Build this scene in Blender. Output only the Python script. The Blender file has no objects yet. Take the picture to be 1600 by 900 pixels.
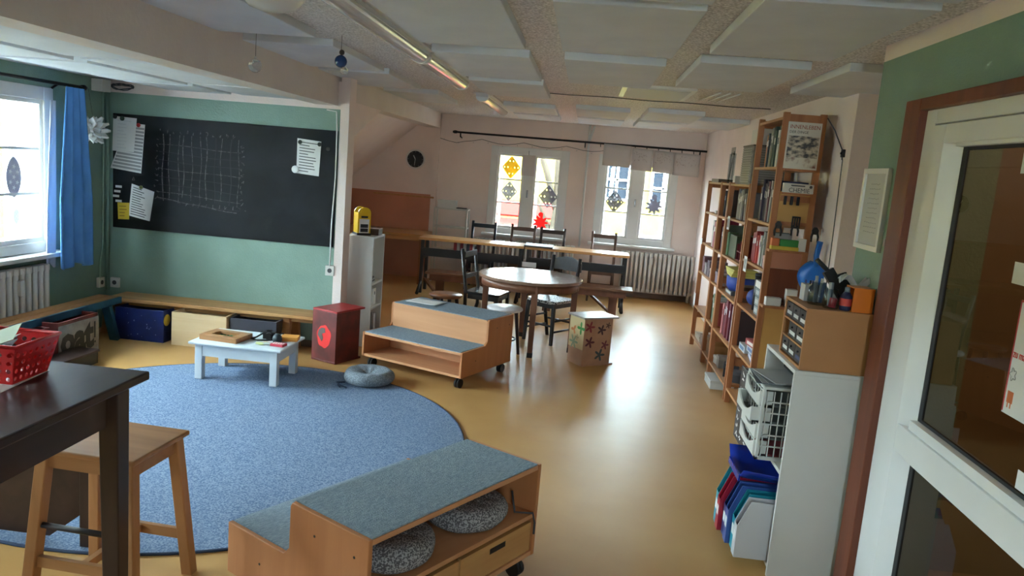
import bpy, bmesh, math, random
from mathutils import Vector, Matrix
random.seed(7)
SC = bpy.context.scene
COL = SC.collection
PI = math.pi

# ------------------------------------------------------------------ camera
def look():
    yaw, pitch, roll, f, h = 0.0829694, -0.1557458, 0.0820379, 1209.86, 1.72
    right = Vector((math.cos(yaw), math.sin(yaw), 0))
    fwd = Vector((-math.sin(yaw)*math.cos(pitch), math.cos(yaw)*math.cos(pitch), math.sin(pitch)))
    up = right.cross(fwd)
    r2 = right*math.cos(roll)+up*math.sin(roll)
    u2 = -right*math.sin(roll)+up*math.cos(roll)
    cam = bpy.data.cameras.new('camera'); o = bpy.data.objects.new('camera', cam); COL.objects.link(o)
    m = Matrix((r2, u2, -fwd)).transposed().to_4x4(); m.translation = (0, 0, h)
    o.matrix_world = m
    cam.sensor_fit = 'HORIZONTAL'; cam.sensor_width = 36.0; cam.lens = f*36.0/1600.0
    cam.clip_start = 0.05; cam.clip_end = 200
    SC.camera = o
look()

# ------------------------------------------------------------------ light
SC.view_settings.view_transform = 'Standard'; SC.view_settings.look = 'None'
SC.view_settings.gamma = 1.0; SC.view_settings.use_curve_mapping = False
SC.view_settings.exposure = 0.0
W = bpy.data.worlds.new('overcast_sky'); SC.world = W; W.use_nodes = True
W.node_tree.nodes['Background'].inputs[0].default_value = (0.82, 0.91, 1.0, 1)
W.node_tree.nodes['Background'].inputs[1].default_value = 86.0
def portal(loc, sx, sy, facing):
    l = bpy.data.lights.new('window_portal', 'AREA'); l.shape = 'RECTANGLE'; l.size = sx; l.size_y = sy
    l.cycles.is_portal = True
    o = bpy.data.objects.new('window_portal', l); COL.objects.link(o); o.location = loc
    o.rotation_euler = Vector(facing).to_track_quat('-Z', 'Z').to_euler()
SC.cycles.max_bounces = 10; SC.cycles.diffuse_bounces = 6; SC.cycles.glossy_bounces = 4
SC.cycles.transparent_max_bounces = 12; SC.cycles.sample_clamp_indirect = 20.0
SC.cycles.use_denoising = True

# ------------------------------------------------------------------ materials
def lin(c):
    return tuple((x/255/12.92) if x/255 <= 0.04045 else ((x/255+0.055)/1.055)**2.4 for x in c[:3])+(1,)
MATS = {}
def mat(name, col, rough=0.55, col2=None, scale=6.0, stretch=(1, 1, 1), bump=0.0, bscale=60.0, metal=0.0, spec=0.5, detail=3.0, lo=0.35, hi=0.65, coat=0.0, trans=0.0, alpha=1.0, sheen=0.0, dist=0.0):
    if name in MATS: return MATS[name]
    m = bpy.data.materials.new(name); m.use_nodes = True; MATS[name] = m
    nt = m.node_tree; N = nt.nodes; L = nt.links; b = N['Principled BSDF']
    b.inputs['Roughness'].default_value = rough; b.inputs['Metallic'].default_value = metal
    b.inputs['Specular IOR Level'].default_value = spec
    b.inputs['Coat Weight'].default_value = coat
    b.inputs['Transmission Weight'].default_value = trans
    b.inputs['Alpha'].default_value = alpha
    b.inputs['Sheen Weight'].default_value = sheen
    b.inputs['Base Color'].default_value = lin(col)
    if col2 is not None or bump:
        tc = N.new('ShaderNodeTexCoord'); mp = N.new('ShaderNodeMapping'); mp.inputs['Scale'].default_value = stretch
        L.new(tc.outputs['Object'], mp.inputs['Vector'])
    if col2 is not None:
        nz = N.new('ShaderNodeTexNoise'); nz.inputs['Scale'].default_value = scale; nz.inputs['Detail'].default_value = detail
        nz.inputs['Distortion'].default_value = dist
        L.new(mp.outputs[0], nz.inputs['Vector'])
        cr = N.new('ShaderNodeValToRGB'); cr.color_ramp.elements[0].position = lo; cr.color_ramp.elements[1].position = hi
        cr.color_ramp.elements[0].color = lin(col); cr.color_ramp.elements[1].color = lin(col2)
        L.new(nz.outputs['Fac'], cr.inputs['Fac']); L.new(cr.outputs['Color'], b.inputs['Base Color'])
    if bump:
        n2 = N.new('ShaderNodeTexNoise'); n2.inputs['Scale'].default_value = bscale; n2.inputs['Detail'].default_value = 2
        L.new(tc.outputs['Object'], n2.inputs['Vector'])
        bp = N.new('ShaderNodeBump'); bp.inputs['Strength'].default_value = bump; bp.inputs['Distance'].default_value = 0.01
        L.new(n2.outputs['Fac'], bp.inputs['Height']); L.new(bp.outputs['Normal'], b.inputs['Normal'])
    return m
def wood(name, c1, c2, axis='x', rough=0.45, scale=9.0, spec=0.4, coat=0.0):
    s = {'x': (0.12, 1.6, 1.6), 'y': (1.6, 0.12, 1.6), 'z': (1.6, 1.6, 0.12)}[axis]
    return mat(name, c1, rough, c2, scale=scale, stretch=s, detail=5.0, lo=0.3, hi=0.72, spec=spec, coat=coat, dist=0.6)
def glass_mat(name, tint=(245, 250, 250), refl=0.12, rough=0.0, opacity=0.0):
    m = bpy.data.materials.new(name); m.use_nodes = True; MATS[name] = m
    nt = m.node_tree; N = nt.nodes; L = nt.links; N.remove(N['Principled BSDF'])
    t = N.new('ShaderNodeBsdfTransparent'); t.inputs[0].default_value = lin(tint)
    g = N.new('ShaderNodeBsdfGlossy'); g.inputs['Roughness'].default_value = rough
    fr = N.new('ShaderNodeFresnel'); fr.inputs['IOR'].default_value = 1.5
    ge = N.new('ShaderNodeNewGeometry'); inv = N.new('ShaderNodeMath'); inv.operation = 'SUBTRACT'; inv.inputs[0].default_value = 1.0
    L.new(ge.outputs['Backfacing'], inv.inputs[1]); mu = N.new('ShaderNodeMath'); mu.operation = 'MULTIPLY'; L.new(fr.outputs[0], mu.inputs[0]); L.new(inv.outputs[0], mu.inputs[1])
    mx = N.new('ShaderNodeMixShader'); L.new(mu.outputs[0], mx.inputs[0]); L.new(t.outputs[0], mx.inputs[1]); L.new(g.outputs[0], mx.inputs[2])
    L.new(mx.outputs[0], N['Material Output'].inputs[0])
    return m

M = dict(
    floor=mat('linoleum', (184, 138, 80), 0.38, (200, 157, 100), scale=1.6, detail=8, lo=0.25, hi=0.75, bump=0.04, bscale=9, spec=0.24),
    green=mat('green_plaster', (124, 150, 136), 0.62, (132, 158, 145), scale=3, bump=0.25, bscale=85),
    white=mat('white_plaster', (230, 213, 206), 0.7, (236, 220, 213), scale=2.5, bump=0.2, bscale=70),
    ceil=mat('ceiling_plaster', (242, 236, 232), 0.55, (182, 174, 169), scale=85, detail=2, bump=0.9, bscale=85),
    beam=mat('beam_plaster', (214, 201, 193), 0.75, (220, 208, 200), scale=3, bump=0.15, bscale=40),
    panel=mat('ceiling_board', (208, 210, 214), 0.75, (215, 217, 221), scale=4, bump=0.08, bscale=40),
    wframe=mat('white_lacquer', (226, 226, 224), 0.35, (219, 219, 217), scale=3),
    wlam=mat('white_laminate', (214, 212, 206), 0.4, (208, 205, 199), scale=2),
    wpaint=mat('white_painted_wood', (214, 220, 224), 0.35, (205, 211, 216), scale=4),
    brown=wood('brown_door_wood', (120, 62, 38), (98, 48, 30), 'z', 0.5),
    panelbrown=mat('brown_hardboard', (196, 132, 102), 0.6, (184, 120, 92), scale=2),
    pine=wood('pine', (178, 118, 76), (148, 90, 54), 'z', 0.5),
    pinex=wood('pine_plank', (196, 150, 96), (172, 122, 74), 'x', 0.5),
    piney=wood('pine_board', (188, 136, 86), (164, 110, 66), 'y', 0.5),
    beech=wood('beech_veneer', (204, 148, 106), (192, 134, 92), 'x', 0.45),
    beechz=wood('beech_side', (190, 128, 84), (178, 116, 74), 'z', 0.45),
    desk=wood('desk_wood', (206, 158, 102), (188, 136, 82), 'x', 0.28),
    darkwood=wood('dark_wood', (60, 42, 37), (45, 31, 27), 'y', 0.34, spec=0.35),
    darkwoodz=wood('dark_wood_leg', (58, 42, 38), (44, 31, 28), 'z', 0.35),
    oak=wood('oak_seat', (170, 122, 80), (146, 100, 62), 'x', 0.4),
    oakz=wood('oak_leg', (176, 126, 82), (152, 104, 64), 'z', 0.4),
    tablewood=wood('table_top_wood', (150, 122, 104), (132, 104, 88), 'x', 0.2, spec=0.6),
    tablez=wood('table_leg_wood', (124, 82, 60), (106, 68, 50), 'z', 0.4),
    seatwood=wood('bench_seat_wood', (128, 92, 66), (104, 72, 52), 'x', 0.3),
    black=mat('black_paint', (30, 29, 31), 0.4, (38, 37, 39), scale=8),
    iron=mat('dark_iron', (38, 34, 36), 0.45, metal=0.3),
    rubber=mat('black_rubber', (24, 24, 25), 0.5),
    steel=mat('steel', (150, 150, 152), 0.3, metal=1.0),
    rug=mat('blue_rug_wool', (96, 117, 146), 0.95, (150, 165, 187), scale=120, detail=2, lo=0.38, hi=0.68, bump=0.5, bscale=260, spec=0.1),
    rugedge=mat('rug_edging', (52, 66, 92), 0.9),
    carpet=mat('grey_blue_carpet', (120, 136, 148), 0.95, (156, 170, 180), scale=120, stretch=(0.35, 2.2, 1), detail=3, bump=0.5, bscale=200, spec=0.1),
    cush=mat('grey_pattern_fabric', (96, 94, 98), 0.95, (168, 166, 168), scale=150, detail=1, lo=0.46, hi=0.56, spec=0.1, bump=0.2, bscale=90),
    cush2=mat('grey_blue_fabric', (118, 126, 134), 0.95, (152, 160, 168), scale=120, detail=1, lo=0.42, hi=0.6, spec=0.1),
    curtain=mat('blue_curtain', (88, 138, 200), 0.85, (96, 148, 208), scale=6, spec=0.1),
    lining=mat('curtain_lining', (205, 205, 208), 0.85),
    paper=mat('paper', (226, 226, 224), 0.8, (219, 219, 217), scale=5),
    ink=mat('ink', (70, 70, 74), 0.8),
    redink=mat('red_ink', (196, 52, 48), 0.7),
    redpl=mat('red_plastic', (206, 34, 36), 0.35),
    redp=mat('red_paint', (168, 34, 36), 0.4, (150, 28, 30), scale=9),
    redd=mat('worn_dark_red_paint', (120, 48, 44), 0.5, (86, 40, 38), scale=9),
    navy=mat('navy_paint', (28, 44, 104), 0.45, (22, 34, 82), scale=6),
    darkslate=mat('dark_slate_paint', (58, 58, 70), 0.5, (50, 50, 60), scale=5),
    pale=wood('pale_spruce', (222, 198, 160), (208, 178, 136), 'x', 0.5),
    teal=mat('teal_paint', (40, 92, 118), 0.5, (32, 78, 102), scale=9),
    yellow=mat('yellow_plastic', (226, 186, 22), 0.4),
    board=mat('chalkboard', (17, 18, 21), 0.6, (36, 37, 41), scale=2.6, detail=8, lo=0.42, hi=0.8, spec=0.2, dist=0.8),
    chalk=mat('chalk', (112, 108, 106), 0.9, (52, 51, 52), scale=40, lo=0.4, hi=0.6),
    chalkdim=mat('chalk_dust', (50, 50, 52), 0.9),
    rad=mat('radiator_enamel', (214, 212, 208), 0.35),
    chrome=mat('lamp_housing', (206, 203, 200), 0.3),
    diffuser=mat('lamp_diffuser', (222, 220, 216), 0.25),
    glass=glass_mat('window_glass'),
    doorglass=glass_mat('door_glass', (190, 180, 162)),
    clear=glass_mat('clear_plastic', (222, 228, 230)),
    rod=mat('curtain_rod_iron', (34, 30, 32), 0.4, metal=0.5),
    seal=mat('rubber_seal', (20, 20, 22), 0.6),
)
def paper_mat(name, col, share=0.5):
    m = bpy.data.materials.new(name); m.use_nodes = True; MATS[name] = m
    nt = m.node_tree; N = nt.nodes; L = nt.links; b = N['Principled BSDF']; b.inputs['Base Color'].default_value = lin(col); b.inputs['Roughness'].default_value = 0.8
    t = N.new('ShaderNodeBsdfTranslucent'); t.inputs[0].default_value = lin(col)
    mx = N.new('ShaderNodeMixShader'); mx.inputs[0].default_value = share
    L.new(b.outputs[0], mx.inputs[1]); L.new(t.outputs[0], mx.inputs[2]); L.new(mx.outputs[0], N['Material Output'].inputs[0])
    return m
def pm(r, g, b, rough=0.55):
    return mat('paint_%d_%d_%d' % (r, g, b), (r, g, b), rough)

# ------------------------------------------------------------------ mesh builder
class MB:
    def __init__(s): s.bm = bmesh.new(); s.mi = 0
    def face(s, vs, smooth=False):
        try:
            f = s.bm.faces.new(vs); f.material_index = s.mi; f.smooth = smooth; return f
        except ValueError: return None
    def box(s, x0, x1, y0, y1, z0, z1):
        v = [s.bm.verts.new((x, y, z)) for z in (z0, z1) for y in (y0, y1) for x in (x0, x1)]
        for q in ((0, 2, 3, 1), (4, 5, 7, 6), (0, 1, 5, 4), (2, 6, 7, 3), (0, 4, 6, 2), (1, 3, 7, 5)): s.face([v[i] for i in q])
        return s
    def bar(s, p0, p1, w, d, up=(0, 0, 1)):
        p0 = Vector(p0); p1 = Vector(p1); a = (p1-p0).normalized(); u = Vector(up)
        if abs(a.dot(u)) > 0.98: u = Vector((0, 1, 0))
        r = a.cross(u).normalized(); u = r.cross(a).normalized()
        v = [s.bm.verts.new(p+r*(w/2*i)+u*(d/2*j)) for p in (p0, p1) for i, j in ((-1, -1), (1, -1), (1, 1), (-1, 1))]
        for q in ((3, 2, 1, 0), (4, 5, 6, 7), (0, 1, 5, 4), (1, 2, 6, 5), (2, 3, 7, 6), (3, 0, 4, 7)): s.face([v[i] for i in q])
        return s
    def taper(s, p0, p1, w0, w1):
        p0 = Vector(p0); p1 = Vector(p1)
        v = [s.bm.verts.new(p+Vector((i*w/2, j*w/2, 0))) for p, w in ((p0, w0), (p1, w1)) for i, j in ((-1, -1), (1, -1), (1, 1), (-1, 1))]
        for q in ((3, 2, 1, 0), (4, 5, 6, 7), (0, 1, 5, 4), (1, 2, 6, 5), (2, 3, 7, 6), (3, 0, 4, 7)): s.face([v[i] for i in q])
        return s
    def tube(s, pts, r, seg=8, closed=False, cap=True):
        pts = [Vector(p) for p in pts]; n = len(pts); rings = []
        rs = r if isinstance(r, (list, tuple)) else [r]*n
        prev = None
        for i, p in enumerate(pts):
            if closed: d = pts[(i+1) % n]-pts[i-1]
            else: d = pts[min(i+1, n-1)]-pts[max(i-1, 0)]
            d.normalize()
            if prev is None:
                u = Vector((0, 0, 1)) if abs(d.z) < 0.9 else Vector((1, 0, 0))
            else: u = prev
            a = d.cross(u).normalized(); b = a.cross(d).normalized(); prev = b
            rings.append([s.bm.verts.new(p+(a*math.cos(t)+b*math.sin(t))*rs[i]) for t in [2*PI*k/seg for k in range(seg)]])
        for i in range(n if closed else n-1):
            A = rings[i]; B = rings[(i+1) % n]
            for k in range(seg): s.face([A[k], B[k], B[(k+1) % seg], A[(k+1) % seg]], True)
        if cap and not closed:
            s.face(list(rings[0])); s.face(list(reversed(rings[-1])))
        return s
    def cyl(s, p0, p1, r, r1=None, seg=14): return s.tube([p0, p1], [r, r if r1 is None else r1], seg)
    def lathe(s, prof, c=(0, 0, 0), seg=24, smooth=True):
        c = Vector(c); rings = []
        for r, z in prof:
            if r < 1e-6: rings.append([s.bm.verts.new(c+Vector((0, 0, z)))])
            else: rings.append([s.bm.verts.new(c+Vector((r*math.cos(2*PI*k/seg), r*math.sin(2*PI*k/seg), z))) for k in range(seg)])
        for A, B in zip(rings, rings[1:]):
            for k in range(seg):
                k2 = (k+1) % seg
                if len(A) == 1 and len(B) == 1: continue
                if len(A) == 1: s.face([A[0], B[k], B[k2]][::-1], smooth)
                elif len(B) == 1: s.face([A[k], A[k2], B[0]], smooth)
                else: s.face([A[k], A[k2], B[k2], B[k]], smooth)
        if len(rings[0]) > 1: s.face(list(reversed(rings[0])))
        if len(rings[-1]) > 1: s.face(list(rings[-1]))
        return s
    def prism(s, poly, a, b, plane='xy'):
        def pt(u, v, w):
            return {'xy': (u, v, w), 'xz': (u, w, v), 'yz': (w, u, v)}[plane]
        A = [s.bm.verts.new(pt(u, v, a)) for u, v in poly]; B = [s.bm.verts.new(pt(u, v, b)) for u, v in poly]
        n = len(poly)
        s.face(A[::-1]); s.face(B)
        for i in range(n): s.face([A[i], A[(i+1) % n], B[(i+1) % n], B[i]])
        return s
    def ball(s, c, r, seg=12, sz=1.0):
        k = 8; prof = [(r*math.sin(PI*i/k), -r*sz*math.cos(PI*i/k)) for i in range(k+1)]
        prof[0] = (0, -r*sz); prof[-1] = (0, r*sz)
        return s.lathe(prof, c, seg)
    def sheet(s, f, nu, nv, thick=0.0):
        g = [[s.bm.verts.new(f(i/nu, j/nv)) for j in range(nv+1)] for i in range(nu+1)]
        for i in range(nu):
            for j in range(nv): s.face([g[i][j], g[i+1][j], g[i+1][j+1], g[i][j+1]], True)
        return s
    def build(s, name, m, parent=None, loc=(0, 0, 0), rz=0.0, bevel=0.0, solid=0.0, rot=None, weld=False, extra=()):
        bmesh.ops.recalc_face_normals(s.bm, faces=s.bm.faces)
        me = bpy.data.meshes.new(name); s.bm.to_mesh(me); s.bm.free()
        for mm in (m,)+tuple(extra): me.materials.append(M[mm] if isinstance(mm, str) else mm)
        o = bpy.data.objects.new(name, me); COL.objects.link(o)
        o.location = loc; o.rotation_euler = rot if rot else (0, 0, rz)
        if parent is not None: o.parent = parent
        if solid:
            d = o.modifiers.new('solid', 'SOLIDIFY'); d.thickness = solid; d.offset = 0
        if bevel:
            b = o.modifiers.new('bevel', 'BEVEL'); b.width = bevel; b.segments = 2; b.limit_method = 'ANGLE'; b.angle_limit = 0.7
        return o
def tag(o, label, cat, group=None):
    o['label'] = label; o['category'] = cat
    if group: o['group'] = group
    return o
def thing(name, label, cat, loc=(0, 0, 0), rz=0.0, group=None):
    o = bpy.data.objects.new(name, None); COL.objects.link(o); o.location = loc; o.rotation_euler = (0, 0, rz)
    return tag(o, label, cat, group)
def struct(o):
    o['kind'] = 'structure'; return o
def B(name, m, parent, *b, bevel=0.0, loc=(0, 0, 0), rz=0.0):
    return MB().box(*b).build(name, m, parent, loc, rz, bevel)
def copy_part(src, parent, loc=None, rz=None, name=None):
    c = src.copy(); COL.objects.link(c); c.parent = parent
    if loc is not None: c.location = loc
    if rz is not None: c.rotation_euler = (0, 0, rz)
    return c
def text(name, body, size, m, loc, rot, parent=None, align='LEFT', ext=0.0006, sx=1.0, off=0.0):
    cu = bpy.data.curves.new(name, 'FONT'); cu.body = body; cu.size = size; cu.extrude = ext; cu.align_x = align; cu.resolution_u = 2; cu.offset = off
    cu.materials.append(M[m] if isinstance(m, str) else m)
    o = bpy.data.objects.new(name, cu); COL.objects.link(o); o.location = loc; o.rotation_euler = rot; o.scale = (sx, 1, 1)
    bpy.context.view_layer.update()
    me = bpy.data.meshes.new_from_object(o.evaluated_get(bpy.context.evaluated_depsgraph_get())); bpy.data.objects.remove(o)
    if not me.materials: me.materials.append(M[m] if isinstance(m, str) else m)
    o = bpy.data.objects.new(name, me); COL.objects.link(o); o.location = loc; o.rotation_euler = rot; o.scale = (sx, 1, 1)
    if parent is not None: o.parent = parent
    return o
ORD = ['first', 'second', 'third', 'fourth', 'fifth', 'sixth', 'seventh', 'eighth', 'ninth', 'tenth', 'eleventh', 'twelfth', 'thirteenth', 'fourteenth']
# ------------------------------------------------------------------ room shell
def wall(name, m, axis, us, vs, holes, d0, d1):
    """grid wall with openings; axis 'x': runs along X at depth Y d0..d1, axis 'y': runs along Y at depth X d0..d1"""
    mb = MB(); us = sorted(set(us)); vs = sorted(set(vs))
    solid = lambda i, j: 0 <= i < len(us)-1 and 0 <= j < len(vs)-1 and not any(h[0] <= (us[i]+us[i+1])/2 <= h[1] and h[2] <= (vs[j]+vs[j+1])/2 <= h[3] for h in holes)
    P = {}
    def v(i, j, k):
        if (i, j, k) not in P:
            d = d1 if k else d0
            P[(i, j, k)] = mb.bm.verts.new((us[i], d, vs[j]) if axis == 'x' else (d, us[i], vs[j]))
        return P[(i, j, k)]
    for i in range(len(us)-1):
        for j in range(len(vs)-1):
            if not solid(i, j): continue
            mb.face([v(i, j, 0), v(i+1, j, 0), v(i+1, j+1, 0), v(i, j+1, 0)])
            mb.face([v(i, j, 1), v(i, j+1, 1), v(i+1, j+1, 1), v(i+1, j, 1)])
            for (a, b, di, dj) in (((i, j), (i+1, j), 0, -1), ((i, j+1), (i+1, j+1), 0, 1), ((i, j), (i, j+1), -1, 0), ((i+1, j), (i+1, j+1), 1, 0)):
                if not solid(i+di, j+dj): mb.face([v(*a, 0), v(*a, 1), v(*b, 1), v(*b, 0)])
    return struct(mb.build(name, m))
LX, BY, KY, GX, RX = -4.19, 6.5, 11.145, 1.27, 1.62
struct(B('floor', 'floor', None, -4.6, 3.2, -1.7, 11.5, -0.12, 0.0))
WL = [(4.15, 5.74), (2.6, 3.75), (0.9, 2.05)]; WZ = (0.79, 1.955)  # first opening widened out of view, other two unseen, added for side light
wall('wall_left', 'green', 'y', [-1.7, 6.62]+[y for w in WL for y in w], [0, 2.3, *WZ], [(a, b, *WZ) for a, b in WL], LX-0.36, LX)
WB = [(-1.31, -0.33), (0.225, 1.205)]; WBZ = (0.78, 1.92)
wall('wall_back', 'white', 'x', [-4.6, 2.0]+[x for w in WB for x in w], [0, 2.5, *WBZ], [(a, b, *WBZ) for a, b in WB], KY, KY+0.36)
struct(B('wall_chalkboard', 'green', None, LX, -2.10, BY, BY+0.14, 0, 2.07))
struct(B('wall_chalkboard_top', 'white', None, LX, -2.10, BY, BY+0.14, 2.07, 2.3))
wall('wall_right', 'green', 'y', [-1.7, 3.71, 1.62, 3.17], [0, 2.31, 2.07], [(1.62, 3.17, 0, 2.07)], GX, GX+0.30)
struct(B('trim_1', 'white', None, GX, GX+0.30, -1.7, 3.71, 2.31, 2.5))
struct(B('wall_bookcase', 'white', None, RX, 2.5, 5.08, KY+0.3, 0, 2.5))
struct(B('wall_niche', 'white', None, 2.4, 2.5, 3.5, 5.1, 0, 2.5))
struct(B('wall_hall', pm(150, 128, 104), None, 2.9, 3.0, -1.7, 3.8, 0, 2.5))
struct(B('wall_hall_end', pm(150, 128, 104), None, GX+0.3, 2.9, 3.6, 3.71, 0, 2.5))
WR = [(0.35, 0.95)]; WRZ = (0.75, 2.05)  # unseen window behind the camera, added to fill the near surfaces
wall('wall_rear', 'white', 'x', [-4.6, 3.0]+[x for w in WR for x in w], [0, 2.5, *WRZ], [(a, b, *WRZ) for a, b in WR], -1.7, -1.55)
# ceilings: main, lower over the rug, sloping in the niche behind the chalkboard wall
CE = struct(B('ceiling', 'ceil', None, -2.15, 3.0, -1.7, KY+0.3, 2.38, 2.5))
CL = struct(B('ceiling_low', 'panel', None, LX-0.36, -2.15, -1.7, BY+0.14, 2.17, 2.3))
SLZ = lambda x: 2.42+0.856*(x+2.2)
def slope(name, x0, x1, y0, y1):
    mb = MB(); mb.prism([(x1, SLZ(x1)), (x0, SLZ(x0)), (x0, SLZ(x0)+0.14), (x1, SLZ(x1)+0.14)], y0, y1, 'xz'); return struct(mb.build(name, 'white'))
slope('ceiling_slope', -4.2, -2.2, BY+0.13, 7.1); slope('ceiling_slope', -4.2, -2.2, 8.45, KY+0.3); slope('ceiling_slope', -2.75, -2.2, 7.1, 8.45); slope('ceiling_slope', -4.2, -3.45, 7.1, 8.45)
struct(B('wall_knee', 'white', None, -4.2, -3.62, BY+0.14, KY+0.2, 0, 1.3))
struct(B('trim_2', 'beam', None, -2.33, -2.13, -1.7, BY+0.02, 2.10, 2.40))          # beam over the edge of the low ceiling
struct(B('trim_3', 'beam', None, -2.33, -2.13, BY+0.02, KY, 2.17, 2.40))             # purlin running to the window wall
struct(B('trim_4', 'white', None, -2.10, -2.025, BY-0.02, BY+0.16, 0, 2.40))         # post at the end of the chalkboard wall
mb = MB(); mb.prism([(BY+0.1, 1.72), (7.95, 2.18), (BY+0.1, 2.18)], -2.40, -2.14, 'yz'); struct(mb.build('trim_5', 'white'))
struct(B('trim_6', 'panelbrown', None, -3.60, -2.15, KY-0.03, KY, 0, 1.215))         # brown board facing in the niche
struct(B('trim_7', 'panelbrown', None, -3.62, -3.58, 8.2, KY-0.03, 0, 1.20))
struct(B('trim_8', 'piney', None, -3.05, -2.16, KY-0.06, KY-0.03, 1.165, 1.19))
struct(B('trim_9', 'white', None, -2.21, -2.13, KY-0.05, KY, 0, 2.38))
struct(B('baseboard_back', pm(112, 92, 78), None, -2.1, RX, KY-0.015, KY, 0, 0.075))
struct(B('baseboard_chalkboard', pm(96, 84, 70), None, LX, -2.1, BY-0.012, BY, 0, 0.06))
# acoustic boards on the ceilings: parts of the ceiling
src = MB().box(-0.285, 0.285, -0.60, 0.60, -0.045, 0.0).build('ceiling_panel', 'panel', CE, bevel=0.004)
first = [True]
def cpanel(x, y, z, par, sx=1.0, sy=1.0):
    o = src if first[0] else copy_part(src, par)
    first[0] = False; o.location = (x, y, z); o.scale = (sx, sy, 1)
    return o
for xc in (-1.855, -0.672, 0.098, 0.822, 1.535):
    sx = 1.0 if xc < 1.5 else 0.9
    for yc in (1.0, 2.32, 3.63, 5.12):
        if xc > 1.2 and yc < 4: continue
        dy = {-1.855: 0.12, -0.672: 0.02, 0.098: -0.02, 0.822: -0.26, 1.535: -0.32}[xc]
        cpanel(xc, yc+dy, 2.38, CE, sx, 0.98 if yc > 5 else 1.0)
    if xc in (-1.855, -0.672): cpanel(xc, 6.55, 2.38, CE, 1, 0.95)
for xc, y0, y1 in ((-1.75, 7.5, 8.6), (-0.66, 8.2, 9.1), (-0.66, 9.35, 10.2), (0.1, 7.95, 9.0), (0.1, 9.25, 10.3), (0.80, 7.7, 8.8), (0.80, 9.1, 10.2), (1.34, 8.3, 9.5)):
    cpanel(xc, (y0+y1)/2, 2.38, CE, 0.95, (y1-y0)/1.2)
for xc in (-2.66, -3.40):
    for yc in (2.3, 3.6, 4.92, 6.03):
        cpanel(xc+(0.0 if xc > -3 else 0.05), yc+(0 if xc > -3 else 0.25), 2.17, CL, 1, 0.72 if yc > 6 else 1.0)
# hatch in the ceiling with a glossy pane
mb = MB().box(0.20, 0.74, 5.86, 6.66, 2.362, 2.38); mb.build('hatch_frame', 'wframe', CE)
B('hatch_pane', mat('hatch_gloss', (205, 205, 208), 0.55, spec=0.3), CE, 0.24, 0.70, 5.90, 6.62, 2.356, 2.362)
for k in range(3): MB().tube([(0.86+k*0.07, 6.6, 2.372), (0.92+k*0.07, 5.95, 2.372)], 0.006, 6).build('ceiling_wire', 'wframe', CE)
MB().tube([(-0.4+i*0.1, 6.95+0.03*math.sin(i*0.9), 2.374) for i in range(20)], 0.004, 6).build('ceiling_cable', 'ink', CE)

# ------------------------------------------------------------------ windows
def window(name, w, z0, z1, loc, rz, post=0.15):
    """local x along the wall, local y outwards"""
    R = bpy.data.objects.new(name, None); COL.objects.link(R); R.location = loc; R.rotation_euler = (0, 0, rz); struct(R)
    h = w/2
    fr = MB()
    for a in ((-h-0.07, -h+0.035, z0-0.03, z1+0.07), (h-0.035, h+0.07, z0-0.03, z1+0.07)): fr.box(a[0], a[1], -0.015, 0.06, a[2], a[3])
    fr.box(-h+0.035, h-0.035, -0.015, 0.06, z1-0.03, z1+0.07); fr.box(-h+0.035, h-0.035, -0.015, 0.06, z0-0.03, z0+0.05)
    fr.build('window_frame', 'wframe', R, bevel=0.004)
    for q in ((-h-0.001, -h+0.012, z0, z1), (h-0.012, h+0.001, z0, z1), (-h+0.012, h-0.012, z1-0.012, z1+0.001), (-h+0.012, h-0.012, z0-0.001, z0+0.012)): B('reveal_board', 'wframe', R, q[0], q[1], 0.06, 0.27, q[2], q[3])
    B('window_post', 'wframe', R, -post/2, post/2, -0.01, 0.06, z0+0.05, z1-0.03, bevel=0.004)
    B('window_sill', 'wframe', R, -h-0.12, h+0.12, -0.13, 0.0, z0-0.065, z0-0.03, bevel=0.008)
    B('window_handle', 'steel', R, -0.012, 0.012, -0.05, -0.01, (z0+z1)/2-0.06, (z0+z1)/2+0.05, bevel=0.004)
    for s in (-1, 1):
        x0, x1 = sorted((s*(post/2), s*(h-0.035))); a, b = z0+0.05, z1-0.03
        sa = MB()
        for q in ((x0, x0+0.028, a, b), (x1-0.028, x1, a, b), (x0+0.028, x1-0.028, a, a+0.035), (x0+0.028, x1-0.028, b-0.03, b)): sa.box(q[0], q[1], 0.005, 0.05, q[2], q[3])
        S = sa.build('sash', 'wframe', R)
        n = 3; hh = (b-a-0.065)/n
        for k in range(n):
            zz = a+0.035+hh*k
            if k: B('muntin', 'wframe', S, x0+0.028, x1-0.028, 0.012, 0.042, zz-0.010, zz+0.010)
            B('pane', 'glass', S, x0+0.027, x1-0.027, 0.026, 0.029, zz+0.008, zz+hh-0.008)
        ou = MB(); c, d = z0+0.0, z1
        for q in ((x0+0.02, x0+0.055, c, d), (x1-0.02, x1+0.02, c, d), (x0+0.055, x1-0.02, c, c+0.05), (x0+0.055, x1-0.02, d-0.05, d)): ou.box(q[0], q[1], 0.27, 0.31, q[2], q[3])
        O = ou.build('outer_sash', 'wframe', R)
        B('pane', 'glass', O, x0+0.054, x1-0.019, 0.288, 0.291, c+0.049, d-0.049)
    portal(Matrix.Translation(loc) @ Matrix.Rotation(rz, 4, 'Z') @ Vector((0, 0.35, (z0+z1)/2)), w, z1-z0, Matrix.Rotation(rz, 3, 'Z') @ Vector((0, -1, 0)))
    return R
n = 1
for a, b in WB:
    window('window_%d' % n, b-a, WBZ[0], WBZ[1], ((a+b)/2, KY, 0), 0, 0.15); n += 1
for a, b in WL:
    window('window_%d' % n, b-a, WZ[0], WZ[1], (LX, (a+b)/2, 0), PI/2, 0.13); n += 1

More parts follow.
